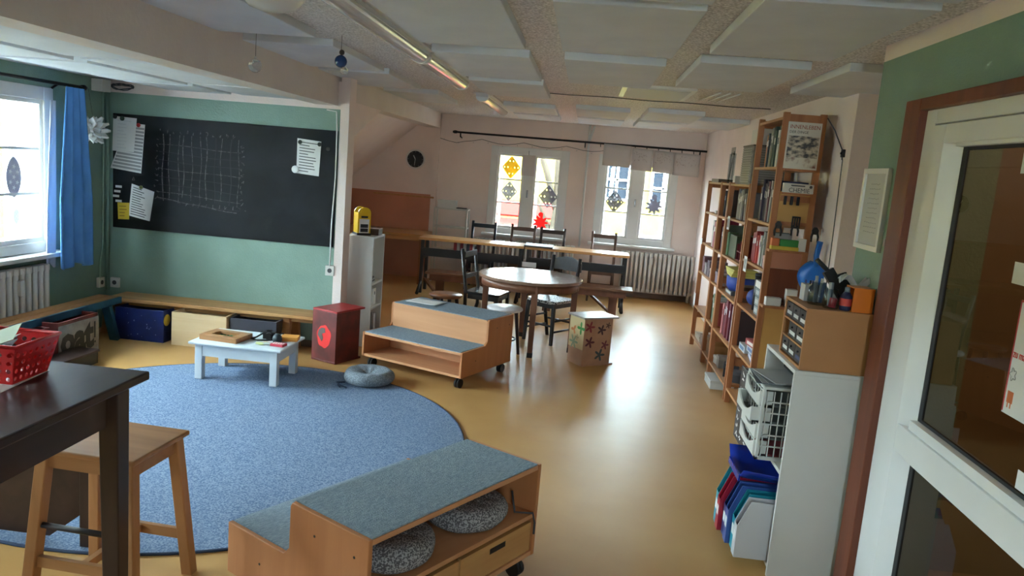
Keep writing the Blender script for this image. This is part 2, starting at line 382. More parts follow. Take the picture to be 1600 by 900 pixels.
# unseen roof window added in the niche slope to brighten the window wall
SW = bpy.data.objects.new('window_%d' % n, None); COL.objects.link(SW); struct(SW); n += 1
for x0, x1, y0, y1 in ((-2.81, -2.75, 7.1, 8.45), (-3.45, -3.39, 7.1, 8.45), (-3.39, -2.81, 7.1, 7.16), (-3.39, -2.81, 8.39, 8.45)):
    mb = MB(); mb.prism([(x1, SLZ(x1)+0.05), (x0, SLZ(x0)+0.05), (x0, SLZ(x0)+0.13), (x1, SLZ(x1)+0.13)], y0, y1, 'xz'); mb.build('window_frame', 'wframe', SW)
mb = MB(); mb.prism([(-2.81, SLZ(-2.81)+0.09), (-3.39, SLZ(-3.39)+0.09), (-3.39, SLZ(-3.39)+0.094), (-2.81, SLZ(-2.81)+0.094)], 7.16, 8.39, 'xz'); mb.build('pane', 'glass', SW)
portal((-3.12, 7.775, SLZ(-3.1)+0.16), 1.23, 0.8, (0.65, 0, -0.76))
for a, b in WR:  # added fill window in the rear wall
    window('window_%d' % n, b-a, WRZ[0], WRZ[1], ((a+b)/2, -1.55, 0), PI, 0.10); n += 1

# ------------------------------------------------------------------ glazed door
D = bpy.data.objects.new('door_1', None); COL.objects.link(D); D.location = (GX, 0, 0); struct(D)
for b in ((-0.035, 0.10, 3.15, 3.29, 0, 2.10), (-0.035, 0.10, 1.50, 1.64, 0, 2.10)): B('door_casing', 'brown', D, *b, bevel=0.004)
B('door_casing', 'brown', D, -0.035, 0.10, 1.64, 3.15, 2.055, 2.10, bevel=0.004)
mb = MB()
mb.box(-0.005, 0.08, 3.066, 3.15, 0, 2.055); mb.box(-0.005, 0.08, 1.64, 1.70, 0, 2.055); mb.box(-0.005, 0.08, 1.70, 3.066, 2.0, 2.055)
mb.build('door_frame', 'wframe', D, bevel=0.003)
lf = MB(); xa, xb = -0.012, 0.06
for y0, y1, z0, z1 in ((2.955, 3.06, 0.01, 1.994), (1.706, 1.81, 0.01, 1.994), (1.81, 2.955, 1.925, 1.994), (1.81, 2.955, 0.775, 0.88), (1.81, 2.955, 0.01, 0.12)):
    lf.box(xa, xb, y0, y1, z0, z1)
leaf = lf.build('door_leaf', 'wframe', D, bevel=0.003)
for z0, z1 in ((0.88, 1.925), (0.12, 0.775)):
    bd = MB()
    for q in ((2.885, 2.955, z0, z1), (1.81, 1.88, z0, z1)): bd.prism([(q[0], 0.04), (q[1], 0.04), (q[1], -0.012) if q[0] > 2.5 else (q[1], 0.035), (q[0], 0.035) if q[0] > 2.5 else (q[0], -0.012)], z0, z1, 'xy')
    for v in bd.bm.verts: v.co = Vector((v.co.y, v.co.x, v.co.z))
    bd.build('glazing_bead', 'wframe', leaf)
    B('glazing_bead', 'wframe', leaf, 0.0, 0.04, 1.88, 2.885, z0, z0+0.035); B('glazing_bead', 'wframe', leaf, 0.0, 0.04, 1.88, 2.885, z1-0.012, z1)
    sl = MB()
    for q in ((2.857, 2.886, z0+0.03, z1-0.01), (1.88, 1.91, z0+0.03, z1-0.01), (1.91, 2.857, z0+0.033, z0+0.046), (1.91, 2.857, z1-0.024, z1-0.012)): sl.box(0.028, 0.038, *q)
    sl.build('seal', 'seal', leaf)
    B('pane', 'doorglass', leaf, 0.032, 0.036, 1.89, 2.875, z0+0.035, z1-0.015)
MB().tube([(-0.012, 1.75, 1.05), (-0.06, 1.75, 1.05), (-0.06, 1.87, 1.05)], 0.009, 8).build('door_handle', 'steel', leaf)
B('strike_plate', 'steel', D, -0.037, -0.03, 3.285, 3.30, 1.52, 1.55)

# ------------------------------------------------------------------ outside
struct(B('roof', pm(120, 70, 56), None, -4.56, 3.0, -1.7, KY+0.36, 2.5, 4.0))  # unseen block over the room, added to shade the yard outside
def facade(name, label, loc, rz, wide, z0, z1, col, wins):
    R = thing(name, label, 'building', loc, rz)
    B('wall', col, R, -wide/2, wide/2, 0, 0.3, z0, z1)
    for x, z, w, h in wins:
        f = MB()
        for q in ((x-w/2, x-w/2+0.06, z, z+h), (x+w/2-0.06, x+w/2, z, z+h), (x-w/2+0.06, x+w/2-0.06, z, z+0.06), (x-w/2+0.06, x+w/2-0.06, z+h-0.06, z+h), (x-0.03, x+0.03, z+0.06, z+h-0.06), (x-w/2+0.06, x+w/2-0.06, z+h*0.5, z+h*0.5+0.05)): f.box(q[0], q[1], -0.06, 0.0, q[2], q[3])
        W_ = f.build('window', 'wframe', R)
        B('pane', mat('far_window_glass', (28, 31, 36), 0.7, spec=0.0), W_, x-w/2+0.05, x+w/2-0.05, -0.02, -0.005, z+0.05, z+h-0.05)
    return R
ycol = mat('yellow_render', (130, 114, 50), 0.9, (124, 108, 46), scale=2, spec=0.0)
facade('rendered_building', 'yellow rendered house with white windows, seen through the windows beyond the desks', (0, 19.0, 0), 0, 30, -3.2, 2.35, ycol, [(0.74, 1.10, 0.62, 0.95), (1.85, 1.0, 0.62, 0.9), (5.5, 0.6, 1.1, 1.5), (-5.0, 0.6, 1.1, 1.5)])
facade('rendered_building', 'pale yellow house outside the window beside the blue curtain', (-13.5, 7.2, 0), PI/2, 22, -3.2, 2.7, ycol, [(2.6, 0.4, 1.1, 1.6), (-1.2, 0.4, 1.1, 1.6), (-4.5, 0.4, 1.1, 1.6)])
struct(B('ground_outside', mat('yard_paving', (140, 142, 146), 0.9, (120, 122, 126), scale=2), None, -30, 30, -30, 40, -3.3, -3.2))
R = thing('shed', 'low shed with a red tiled roof behind the window with coloured paper stars', 'shed', (-1.15, 15.0, -3.2))
B('wall', mat('shed_wall', (128, 56, 50), 0.9, spec=0.0), R, -1.5, 0.55, 0.0, 1.6, 0, 3.3)
for r in range(4):
    MB().box(-1.7, 0.62, -0.3, 0.2, 0, 0.05).build('roof_course', mat('roof_tile', (104, 34, 30), 0.9, spec=0.0), R, (0, 0.0+r*0.42, 2.98+r*0.36), rot=(0.62, 0, 0))
R = thing('tree', 'bare branching tree trunk outside the window with coloured paper stars', 'tree', (-0.72, 14.2, -3.2))
MB().tube([(0.1, 0, 0), (0.05, 0, 2.0), (0.25, 0.05, 4.2), (0.2, 0.1, 5.2), (0.32, 0, 7.0)], [0.14, 0.12, 0.09, 0.07, 0.04], 8).build('trunk', mat('bark', (58, 52, 44), 0.9, spec=0.0), R)
MB().tube([(0.22, 0.04, 4.2), (-0.02, 0, 4.9), (-0.32, 0.05, 5.6), (-0.6, 0, 6.6)], [0.06, 0.05, 0.04, 0.02], 8).build('branch', mat('bark', (58, 52, 44), 0.9, spec=0.0), R)
MB().tube([(0.18, 0.04, 3.7), (-0.1, 0, 4.3), (-0.22, 0.05, 4.7)], [0.05, 0.03, 0.015], 8).build('branch', mat('bark', (58, 52, 44), 0.9, spec=0.0), R)
# ------------------------------------------------------------------ rug and rolling step podiums
o = MB().lathe([(0, 0), (1.50, 0), (1.505, 0.004), (1.50, 0.011), (0, 0.012)], seg=96, smooth=False).build('rug', 'rug', None, (-2.085, 4.31, 0.0))
tag(o, 'large round blue wool rug on the yellow floor', 'rug')
MB().tube([(1.505*math.cos(t), 1.505*math.sin(t), 0.006) for t in [2*PI*k/96 for k in range(96)]], 0.007, 6, closed=True).build('edging', 'rugedge', o)

def podium(label, loc, rz, drawers):
    R = thing('step_podium', label, 'podium', (loc[0], loc[1], 0), rz)
    L, d1, d2, z0, z1, z2, t = 0.97, 0.365, 0.765, 0.095, 0.297, 0.50, 0.019
    prof = [(0, z0), (d2, z0), (d2, z2), (d1+0.01, z2), (d1, z2-0.015), (d1, z1+0.03), (d1-0.03, z1), (0, z1)]
    for x in (0, L-t): MB().prism(prof, x, x+t, 'yz').build('side_panel', 'beechz', R, bevel=0.003)
    B('bottom_panel', 'beech', R, t, L-t, 0.004, d2-0.004, z0, z0+t)
    B('step_board', 'beech', R, t, L-t, 0.004, d1+t, z1-t-0.004, z1-0.004)
    B('top_board', 'beech', R, t, L-t, d1, d2-0.004, z2-t-0.004, z2-0.004)
    B('riser', 'beech', R, t, L-t, d1, d1+t, z1-0.004, z2-t-0.004)
    B('partition', 'beech', R, t, L-t, d1-t, d1, z0+t, z1-t-0.004)
    B('shelf', 'beech', R, t, L-t, d1+t, d2-0.006, 0.265, 0.265+t)
    for a, b, z in ((0.006, d1-0.002, z1), (d1+0.006, d2-0.008, z2)): B('carpet_cover', 'carpet', R, t+0.002, L-t-0.002, a, b, z-0.0042, z+0.002)
    for x in (0.06, L-0.06):
        for y in (0.06, d2-0.06):
            c = B('caster', 'steel', R, x-0.028, x+0.028, y-0.02, y+0.02, z0-0.012, z0)
            for s in (-1, 1): MB().cyl((x+s*0.012-0.009, y+0.008, 0.036), (x+s*0.012+0.009, y+0.008, 0.036), 0.036, seg=16).build('wheel', 'rubber', c)
    if drawers:
        for k in range(2):
            x0 = t+0.006+k*((L-2*t)/2); x1 = x0+(L-2*t)/2-0.012
            dr = MB(); a, b = z0+t+0.004, 0.245
            dr.box(x0, x1, d2-0.028, d2-0.010, a, b); dr.box(x0, x0+0.012, d1+0.05, d2-0.028, a, b-0.01); dr.box(x1-0.012, x1, d1+0.05, d2-0.028, a, b-0.01); dr.box(x0+0.012, x1-0.012, d1+0.05, d2-0.028, a, a+0.01)
            q = dr.build('drawer', 'pinex', R)
            B('grip_hole', 'black', q, (x0+x1)/2-0.05, (x0+x1)/2+0.05, d2-0.0105, d2-0.009, b-0.045, b-0.022)
    else:
        B('back_panel', 'beech', R, t, L-t, d2-0.012, d2-0.004, z0+t, z2-t-0.004)
    for y, z in ((0.2, 0.2), (0.5, 0.42), (0.7, 0.42)):
        for x in (-0.001, L-0.002): MB().cyl((x, y, z), (x+0.003, y, z), 0.005, seg=8).build('screw', 'iron', R)
    return R
pod_f = podium('wooden rolling step podium with two round cushions in its shelf, in front of the rug', (-0.724, 3.502), math.atan2(-0.852, -0.523), True)
pod_b = podium('wooden rolling step podium with a paper sheet on it, beside the red box stool', (-1.69, 6.043), math.atan2(-0.406, 0.914), False)
tag(MB().sheet(lambda u, v: Vector((u*0.30-0.15, v*0.21-0.105, 0.001+0.012*max(0, (u-0.75)*4)**2*0.4)), 8, 4).build('paper_sheet', 'paper', None, (-1.27, 6.5, 0.5035), -0.35, solid=0.001), 'white paper sheet lying on the rolling step podium', 'paper')

def cushion(name, label, loc, r, h, m, rot=(0, 0, 0), dent=0.35, strings=True, base=0.0):
    mb = MB(); seg = 40; prof = []
    for i in range(11):
        a = PI*i/10 - PI/2
        prof.append((r-h/2+h/2*math.cos(a), h/2+h/2*math.sin(a)))
    top = [(r*f, h*(1-dent*(1-f)**3*2.0)) for f in (0.55, 0.42, 0.3, 0.2, 0.1) if r*f < r-h/2-0.004]
    mb.lathe([(0, 0.004)]+prof+top+[(0, h*(1-dent*1.9))], seg=seg)
    for v in mb.bm.verts:
        an = math.atan2(v.co.y, v.co.x); rr = math.hypot(v.co.x, v.co.y)/r
        k = 1+0.02*math.sin(an*3+1)+0.012*math.sin(an*7)
        v.co.x *= k; v.co.y *= k
        if v.co.z > h*0.4: v.co.z *= 1+0.05*math.sin(an*9)*rr*(1-rr)*3
    o = mb.build(name, m, None, loc, rot=rot); tag(o, label, 'cushion', 'round seat cushions')
    if strings:
        for k in (0, 1):
            MB().tube([(-r*0.8, -r*0.55, 0.012), (-r*0.98-0.02*k, -r*0.72, 0.014), (-r*0.95+0.02*k, -r*0.98, 0.008), (-r*(0.8-0.25*k), -r*1.16, 0.006)], 0.005, 6).build('tie', 'rugedge', o)
    return o
cushion('seat_cushion', 'grey round cushion with ties lying on the edge of the blue rug', (-1.50, 5.60, 0.012), 0.19, 0.10, 'cush2', dent=0.3)
def podw(R, x, y, z):
    return R.matrix_basis @ Vector((x, y, z))
bpy.context.view_layer.update()
pa = pod_f.rotation_euler.z
c1 = Matrix.Translation((-0.724, 3.502, 0)) @ Matrix.Rotation(pa, 4, 'Z')
for lx, lb in ((0.27, 'grey patterned round cushion in the podium shelf, the farther of two'), (0.70, 'grey patterned round cushion in the podium shelf, the one partly cut by the side panel')):
    w = c1 @ Vector((lx, 0.585, 0.287)); cushion('seat_cushion', lb, w, 0.175, 0.095, 'cush', rot=(0, 0, pa+lx), dent=0.08, strings=False)
o = MB().tube([c1 @ Vector(p) for p in ((0.05, 0.66, 0.36), (0.09, 0.71, 0.295), (0.035, 0.765, 0.291), (0.03, 0.775, 0.25), (0.03, 0.775, 0.20))], 0.005, 6).build('cushion_cord', 'ink'); tag(o, 'dark cord hanging out of the podium shelf beside a cushion', 'cord')

# ------------------------------------------------------------------ low white table and the things on it
R = thing('low_table', 'low white painted table on the far edge of the rug', 'table', (-2.385, 5.44, 0.0))
B('table_top', 'wpaint', R, -0.345, 0.345, -0.245, 0.245, 0.272, 0.292, bevel=0.008)
for x in (-0.28, 0.28):
    for y in (-0.185, 0.185): B('leg', 'wpaint', R, x-0.027, x+0.027, y-0.027, y+0.027, 0.012, 0.272, bevel=0.003)
for b in ((-0.253, 0.253, -0.205, -0.19), (-0.253, 0.253, 0.19, 0.205), (-0.30, -0.285, -0.158, 0.158), (0.285, 0.30, -0.158, 0.158)): B('apron', 'wpaint', R, *b, 0.185, 0.272)
tz = 0.2925
R = thing('wooden_box_tray', 'shallow wooden box frame with green inlay on the low white table', 'frame', (-2.53, 5.38, tz), -0.12)
for b in ((-0.15, 0.15, -0.11, -0.055), (-0.15, 0.15, 0.055, 0.11), (-0.15, -0.085, -0.055, 0.055), (0.085, 0.15, -0.055, 0.055)): B('frame_side', 'oak', R, *b, 0, 0.038, bevel=0.003)
B('inlay', pm(62, 120, 70), R, -0.085, 0.085, -0.055, 0.055, 0.0, 0.012)
for k in range(6): B('inlay_rib', pm(46, 100, 56), R, -0.07+0.027*k, -0.06+0.027*k, -0.05, 0.05, 0.012, 0.018)
R = thing('toy_camera', 'dark toy camera with strap on the low white table', 'camera', (-2.255, 5.51, tz), 0.2)
B('body', 'black', R, -0.045, 0.045, -0.02, 0.02, 0, 0.055, bevel=0.006)
MB().cyl((0, -0.02, 0.028), (0, -0.055, 0.028), 0.024, seg=16).build('lens', 'rubber', R)
B('viewfinder', 'black', R, -0.018, 0.018, -0.014, 0.014, 0.055, 0.07, bevel=0.004)
MB().tube([(-0.045, 0, 0.04), (-0.09, -0.02, 0.012), (-0.12, -0.05, 0.006), (-0.07, -0.09, 0.006), (0.0, -0.08, 0.006), (0.05, -0.06, 0.008), (0.075, -0.02, 0.012), (0.045, 0, 0.04)], 0.006, 6).build('strap', 'rubber', R)
o = MB().lathe([(0, 0), (0.03, 0), (0.036, 0.02), (0.03, 0.045), (0.012, 0.062), (0, 0.064)], seg=16).build('toy_mouse', pm(52, 60, 66), None, (-2.165, 5.44, tz)); tag(o, 'dark grey rounded toy beside the toy camera on the white table', 'toy')
MB().tube([(0.02, 0, 0.055), (0.035, 0.01, 0.068), (0.045, 0.01, 0.06)], 0.004, 6).build('ear', pm(40, 46, 52), o)
o = MB().lathe([(0, 0), (0.012, 0), (0.013, 0.012), (0.006, 0.03), (0, 0.032)], seg=12).build('game_pawn', 'clear', None, (-2.36, 5.62, tz)); tag(o, 'tiny clear game pawn at the far edge of the white table', 'pawn')
for k, (x, y, a, c) in enumerate(((-2.245, 5.36, 0.3, (206, 204, 150)), (-2.21, 5.375, -0.2, (214, 178, 160)), (-2.225, 5.335, 0.9, (196, 204, 140)), (-2.185, 5.35, 0.5, (186, 190, 184)))):
    o = B('playing_card', pm(*c), None, -0.045, 0.045, -0.032, 0.032, 0, 0.0015, loc=(x, y, tz+0.0018*k), rz=a); tag(o, ['yellowish', 'pinkish', 'lime', 'grey'][k]+' playing card in the loose heap on the white table', 'card', 'loose cards on the white table')
R = thing('card_box', 'red and white card pack at the near edge of the white table', 'box', (-2.11, 5.33, tz), -0.1)
B('body', pm(178, 44, 62), R, -0.05, 0.05, -0.035, 0.035, 0, 0.018, bevel=0.002); B('print', 'paper', R, -0.04, 0.04, -0.02, 0.02, 0.018, 0.0186)
for k in range(4): B('print_mark', pm(178, 44, 62), R, -0.03+k*0.018, -0.02+k*0.018, -0.015, 0.012, 0.0186, 0.019)
R = thing('game_box', 'orange game box on the low white table', 'box', (-2.10, 5.53, tz), 0.15)
B('body', pm(206, 132, 50), R, -0.062, 0.062, -0.05, 0.05, 0, 0.026, bevel=0.002); B('lid', pm(216, 146, 60), R, -0.064, 0.064, -0.052, 0.052, 0.012, 0.032, bevel=0.002)

# ------------------------------------------------------------------ benches and crates along the green walls
R = thing('plank_bench', 'long plank bench along the green wall under the chalkboard', 'bench', (0, 0, 0))
B('plank', 'pinex', R, -3.99, -2.14, 6.20, 6.495, 0.305, 0.335, bevel=0.004)
for x in (-4.02, -2.42):
    for s in (0, 1): MB().bar((x+0.03*s, 6.24+s*0.20, 0.0), (x+0.03*s, 6.30+s*0.09, 0.30), 0.07, 0.045).build('leg', 'piney', R)
    B('leg_rail', 'piney', R, x-0.02, x+0.03, 6.26, 6.46, 0.255, 0.304)
MB().box(-3.95, -2.2, 6.29, 6.32, 0.26, 0.304).build('stretcher', 'pinex', R)
R = thing('plank_bench', 'plank bench with blue painted edge along the wall under the window', 'bench', (0, 0, 0))
B('plank', 'piney', R, -4.055, -3.955, 2.6, 6.19, 0.322, 0.352, bevel=0.004); B('plank', 'piney', R, -3.952, -3.865, 2.6, 6.19, 0.322, 0.352, bevel=0.004)
B('edge_board', 'teal', R, -3.865, -3.845, 2.6, 6.19, 0.295, 0.350, bevel=0.003)
for y in (6.02, 4.3, 2.8):
    MB().bar((-3.86, y-0.02, 0.30), (-3.83, y+0.05, 0.0), 0.07, 0.04, (0, 1, 0)).build('leg', 'teal', R)
    MB().bar((-3.99, y-0.02, 0.30), (-4.02, y+0.05, 0.0), 0.06, 0.04, (0, 1, 0)).build('leg', 'teal', R)
def crate(label, m, x0, x1, y0, y1, h, axis_open=True):
    R = thing('storage_crate', label, 'crate', ((x0+x1)/2, (y0+y1)/2, 0)); a, b = (x1-x0)/2, (y1-y0)/2; t = 0.016
    B('side', m, R, -a, a, -b, -b+t, 0, h, bevel=0.002); B('side', m, R, -a, a, b-t, b, 0, h, bevel=0.002)
    B('side', m, R, -a, -a+t, -b+t, b-t, 0, h, bevel=0.002); B('side', m, R, a-t, a, -b+t, b-t, 0, h, bevel=0.002)
    B('floor_panel', m, R, -a+t, a-t, -b+t, b-t, 0.01, 0.02)
    return R
R = crate('navy blue painted wooden crate under the chalkboard bench', 'navy', -3.86, -3.43, 6.12, 6.44, 0.275)
MB().lathe([(0.001, 0), (0.05, 0), (0.05, 0.002), (0.001, 0.002)], seg=24).build('painted_dot', pm(206, 176, 60), R, (0.2155, -0.11, 0.19), rot=(0, PI/2, 0))
for k in range(16):
    x = random.uniform(-0.12, 0.205); z = random.uniform(0.02, 0.26); s = random.uniform(0.0015, 0.004)
    B('paint_fleck', pm(150, 160, 190), R, x-s, x+s, -0.1608, -0.1595, z-s, z+s*1.5)
crate('pale unpainted wooden crate between the navy and the slate crates', 'pale', -3.35, -2.87, 6.10, 6.42, 0.285)
crate('dark slate painted crate under the chalkboard bench', 'darkslate', -2.855, -2.45, 6.13, 6.43, 0.275)
R = crate('dark red crate with grey front under the window bench', 'redd', -4.02, -3.72, 5.20, 5.67, 0.32)
B('front_board', mat('spray_grey', (168, 160, 154), 0.7, (128, 118, 112), scale=7), R, 0.15, 0.158, -0.232, 0.232, 0.01, 0.295)
g = text('graffiti', 'oat', 0.30, 'black', (0.1585, -0.215, 0.075), (PI/2, 0, PI/2), R, sx=0.95, off=0.014)
B('graffiti', 'black', R, 0.158, 0.1592, 0.175, 0.192, 0.13, 0.26); B('graffiti', 'black', R, 0.158, 0.1592, 0.178, 0.194, 0.09, 0.105)
crate('red painted crate under the window bench, beside the sprayed one', 'redd', -4.02, -3.76, 4.70, 5.17, 0.295)
R = crate('low black box with a lid pulled out in front of the window bench', 'black', -3.71, -3.535, 4.88, 5.39, 0.085)
B('lid', 'darkwood', R, -0.092, 0.097, -0.27, 0.27, 0.086, 0.105, bevel=0.006)

# box stools
def box_stool(label, loc, rz, w, d, h, m, mtop, lid, foot):
    R = thing('box_stool', label, 'stool', (loc[0], loc[1], 0), rz)
    B('body', m, R, 0, w, 0, d, 0.016, h-0.016, bevel=0.003)
    B('lid', mtop, R, -lid[0], w+lid[1], -lid[2], d+lid[3], h-0.016, h, bevel=0.003)
    B('foot_board', m, R, -foot[0], w+foot[1], -foot[2], d+foot[3], 0, 0.016, bevel=0.003)
    return R
ra = math.atan2(0.27, 0.12)
R = box_stool('red painted box stool with a bright red bird shape, beside the chalkboard bench', (-1.90, 6.01), ra, 0.29, 0.26, 0.44, 'redd', 'redp', (0.0, 0.06, 0.0, 0.0), (0, 0.03, 0, 0))
mb = MB(); mb.prism([(0.13+0.075*math.cos(t)*(1+0.07*math.sin(5*t)), 0.215+0.095*math.sin(t)*(1+0.05*math.cos(7*t))) for t in [2*PI*k/36 for k in range(36)]], -0.0015, 0.0, 'yz'); mb.build('painted_shape', pm(218, 40, 38), R)
mb = MB(); mb.prism([(0.15, 0.17), (0.195, 0.22), (0.185, 0.265), (0.155, 0.285), (0.12, 0.285), (0.115, 0.25), (0.15, 0.235), (0.135, 0.20)], -0.003, -0.0015, 'yz'); mb.build('painted_shape', pm(96, 84, 80), R)
R = box_stool('box stool painted with coloured flowers, beside the round table', (0.11, 6.78), math.atan2(0.18, 0.26), 0.31, 0.23, 0.45, mat('bare_board', (186, 146, 118), 0.55, (170, 130, 104), scale=6), mat('lid_board', (176, 168, 164), 0.3, (150, 142, 138), scale=14, stretch=(1, 8, 1)), (0.02, 0.05, 0.02, 0.02), (0, 0.04, 0, 0))
def blob(R, u, v, r, c, face, n=5):
    """a painted flower of n petals on the -y (face 0) or -x (face 1) side"""
    mb = MB(); pts = [(u+r*(0.62+0.38*math.cos(n*t))*math.cos(t), v+r*(0.62+0.38*math.cos(n*t))*math.sin(t)) for t in [2*PI*k/(n*8) for k in range(n*8)]]
    mb.prism(pts, -0.0015, 0.0, 'xz' if face == 0 else 'yz'); mb.build('painted_flower', pm(*c), R)
for u, v, r, c in ((0.06, 0.36, 0.055, (140, 52, 62)), (0.19, 0.33, 0.05, (74, 46, 48)), (0.07, 0.22, 0.055, (92, 40, 52)), (0.24, 0.19, 0.045, (120, 60, 72)), (0.19, 0.10, 0.06, (74, 86, 88)), (0.26, 0.37, 0.03, (90, 60, 50))): blob(R, u, v, r, c, 0)
B('painted_ground', pm(206, 184, 140), R, -0.0012, 0.0, 0.0, 0.23, 0.15, 0.43)
blob(R, 0.05, 0.34, 0.06, (60, 128, 62), 1, 4); blob(R, 0.15, 0.20, 0.07, (140, 158, 130), 1, 6); blob(R, 0.16, 0.31, 0.045, (196, 120, 70), 1, 3); blob(R, 0.10, 0.25, 0.03, (170, 150, 110), 1, 4)

# ------------------------------------------------------------------ tall dark table, basket, stool
R = thing('high_table', 'tall dark stained wooden table with a red basket on it', 'table', (0, 0, 0))
B('table_top', 'darkwood', R, -2.35, -1.425, 0.75, 2.46, 0.895, 0.925, bevel=0.006)
for x in (-1.462, -2.28):
    for y in (2.31, 0.85): MB().taper((x+0.01, y, 0), (x, y, 0.895), 0.055, 0.068).build('leg', 'darkwoodz', R, bevel=0.004)
for b in ((-1.48, -1.45, 0.9, 2.25), (-2.30, -2.27, 0.9, 2.25)): B('apron', 'darkwood', R, *b, 0.79, 0.895)
for b in ((-2.23, -1.51, 2.285, 2.315), (-2.23, -1.51, 0.84, 0.87)): B('apron', 'darkwood', R, *b, 0.79, 0.895)
R = thing('dark_bench', 'narrow dark wooden bench standing behind the bar stool', 'bench', (0, 0, 0))
B('seat', 'darkwood', R, -2.80, -1.87, 2.84, 2.97, 0.47, 0.50, bevel=0.004)
mb = MB(); mb.prism([(-2.77, 0.46), (-1.94, 0.46), (-1.95, 0.15), (-2.10, 0.03), (-2.77, 0.03)], 2.87, 2.89, 'xz'); mb.build('side_board', 'darkwood', R)
for x in (-1.915, -2.75): B('leg', 'darkwoodz', R, x-0.035, x+0.035, 2.845, 2.915, 0.013, 0.47, bevel=0.003)
R = thing('bar_stool', 'square wooden bar stool beside the tall dark table', 'stool', (-1.655, 2.61, 0), -0.06)
B('seat', 'oak', R, -0.205, 0.205, -0.175, 0.175, 0.585, 0.605, bevel=0.006)
for sx in (-1, 1):
    for sy in (-1, 1): MB().taper((sx*0.205, sy*0.185, 0), (sx*0.165, sy*0.135, 0.585), 0.045, 0.045).build('leg', 'oakz', R, bevel=0.004)
for sy in (-1, 1):
    B('apron', 'oak', R, -0.15, 0.15, sy*0.135-0.01, sy*0.135+0.01, 0.525, 0.585)
    B('rung', 'oak', R, -0.185, 0.185, sy*0.168-0.01, sy*0.168+0.01, 0.155, 0.195)
for sx in (-1, 1):
    B('apron', 'oak', R, sx*0.165-0.01, sx*0.165+0.01, -0.12, 0.12, 0.525, 0.585)
B('rung', 'oak', R, -0.012, 0.012, -0.16, 0.16, 0.16, 0.19)
MB().cyl((-0.19, -0.16, 0.31), (0.19, -0.16, 0.31), 0.011).build('foot_rail', 'iron', R)
# red perforated basket
def basket():
    R = thing('basket', 'red perforated plastic basket holding papers on the dark table', 'basket', (-1.83, 2.25, 0.9275), 0.05)
    def side(name, p0, p1, q0, q1, nx, nz, par):
        """wall panel from bottom edge p0-p1 to top edge q0-q1 with round-ish holes"""
        mb = MB(); p0, p1, q0, q1 = map(Vector, (p0, p1, q0, q1))
        def pt(u, v): return (p0.lerp(p1, u)).lerp(q0.lerp(q1, u), v)
        for i in range(nx):
            for j in range(nz):
                u0, u1, v0, v1 = i/nx, (i+1)/nx, j/nz*0.86+0.02, (j+1)/nz*0.86+0.02
                out = [mb.bm.verts.new(pt(u0+(u1-u0)*a, v0+(v1-v0)*b)) for a, b in ((0, 0), (0.5, 0), (1, 0), (1, 0.5), (1, 1), (0.5, 1), (0, 1), (0, 0.5))]
                inn = [mb.bm.verts.new(pt(u0+(u1-u0)*(0.5+0.29*math.cos(t)), v0+(v1-v0)*(0.5+0.29*math.sin(t)))) for t in [PI/4*k-3*PI/4 for k in range(8)]]
                for k in range(8): mb.face([out[k], out[(k+1) % 8], inn[(k+1) % 8], inn[k]])
        for a, b in ((0, 0.02), (0.88, 1.0)):
            mb.face([mb.bm.verts.new(pt(*c)) for c in ((0, a), (1, a), (1, b), (0, b))])
        bmesh.ops.remove_doubles(mb.bm, verts=mb.bm.verts, dist=1e-5)
        mb.build(name, 'redpl', par, solid=0.003)
    w, d, W2, D2, h = 0.12, 0.085, 0.15, 0.11, 0.125
    side('basket_side', (-w, -d, 0), (w, -d, 0), (-W2, -D2, h), (W2, -D2, h), 9, 4, R)
    side('basket_side', (-w, d, 0), (w, d, 0), (-W2, D2, h), (W2, D2, h), 9, 4, R)
    side('basket_side', (-w, -d, 0), (-w, d, 0), (-W2, -D2, h), (-W2, D2, h), 7, 4, R)
    side('basket_side', (w, -d, 0), (w, d, 0), (W2, -D2, h), (W2, D2, h), 7, 4, R)
    B('basket_floor', 'redpl', R, -w, w, -d, d, -0.001, 0.004)
    MB().tube([(W2, D2, h), (-W2, D2, h), (-W2, -D2, h), (W2, -D2, h)], 0.006, 6, closed=True).build('rim', 'redpl', R)
basket()
for k, (z, a, c, l) in enumerate(((0.0, 0.2, (170, 168, 168), 'grey'), (0.006, -0.15, (120, 116, 116), 'dark grey'), (0.012, 0.35, (150, 160, 120), 'greenish'))):
    o = B('paper_sheet', pm(*c), None, -0.085, 0.085, -0.06, 0.06, 0, 0.0015); o.location = (-1.86+0.01*k, 2.25, 0.985+z+0.02*k); o.rotation_euler = (0.25, -0.38, a)
    tag(o, l+' paper sheet tucked into the red basket', 'paper', 'papers in the red basket')
for k, (x, y, a) in enumerate(((-1.80, 2.19, 0.12), (-1.83, 2.16, -0.08))):
    o = B('paper_sheet', 'paper', None, -0.15, 0.15, -0.105, 0.105, 0, 0.0008, loc=(x, y, 0.9255+0.0011*k), rz=a+PI/2); tag(o, ('lower' if k == 0 else 'upper')+' white paper sheet under the red basket on the dark table', 'paper')
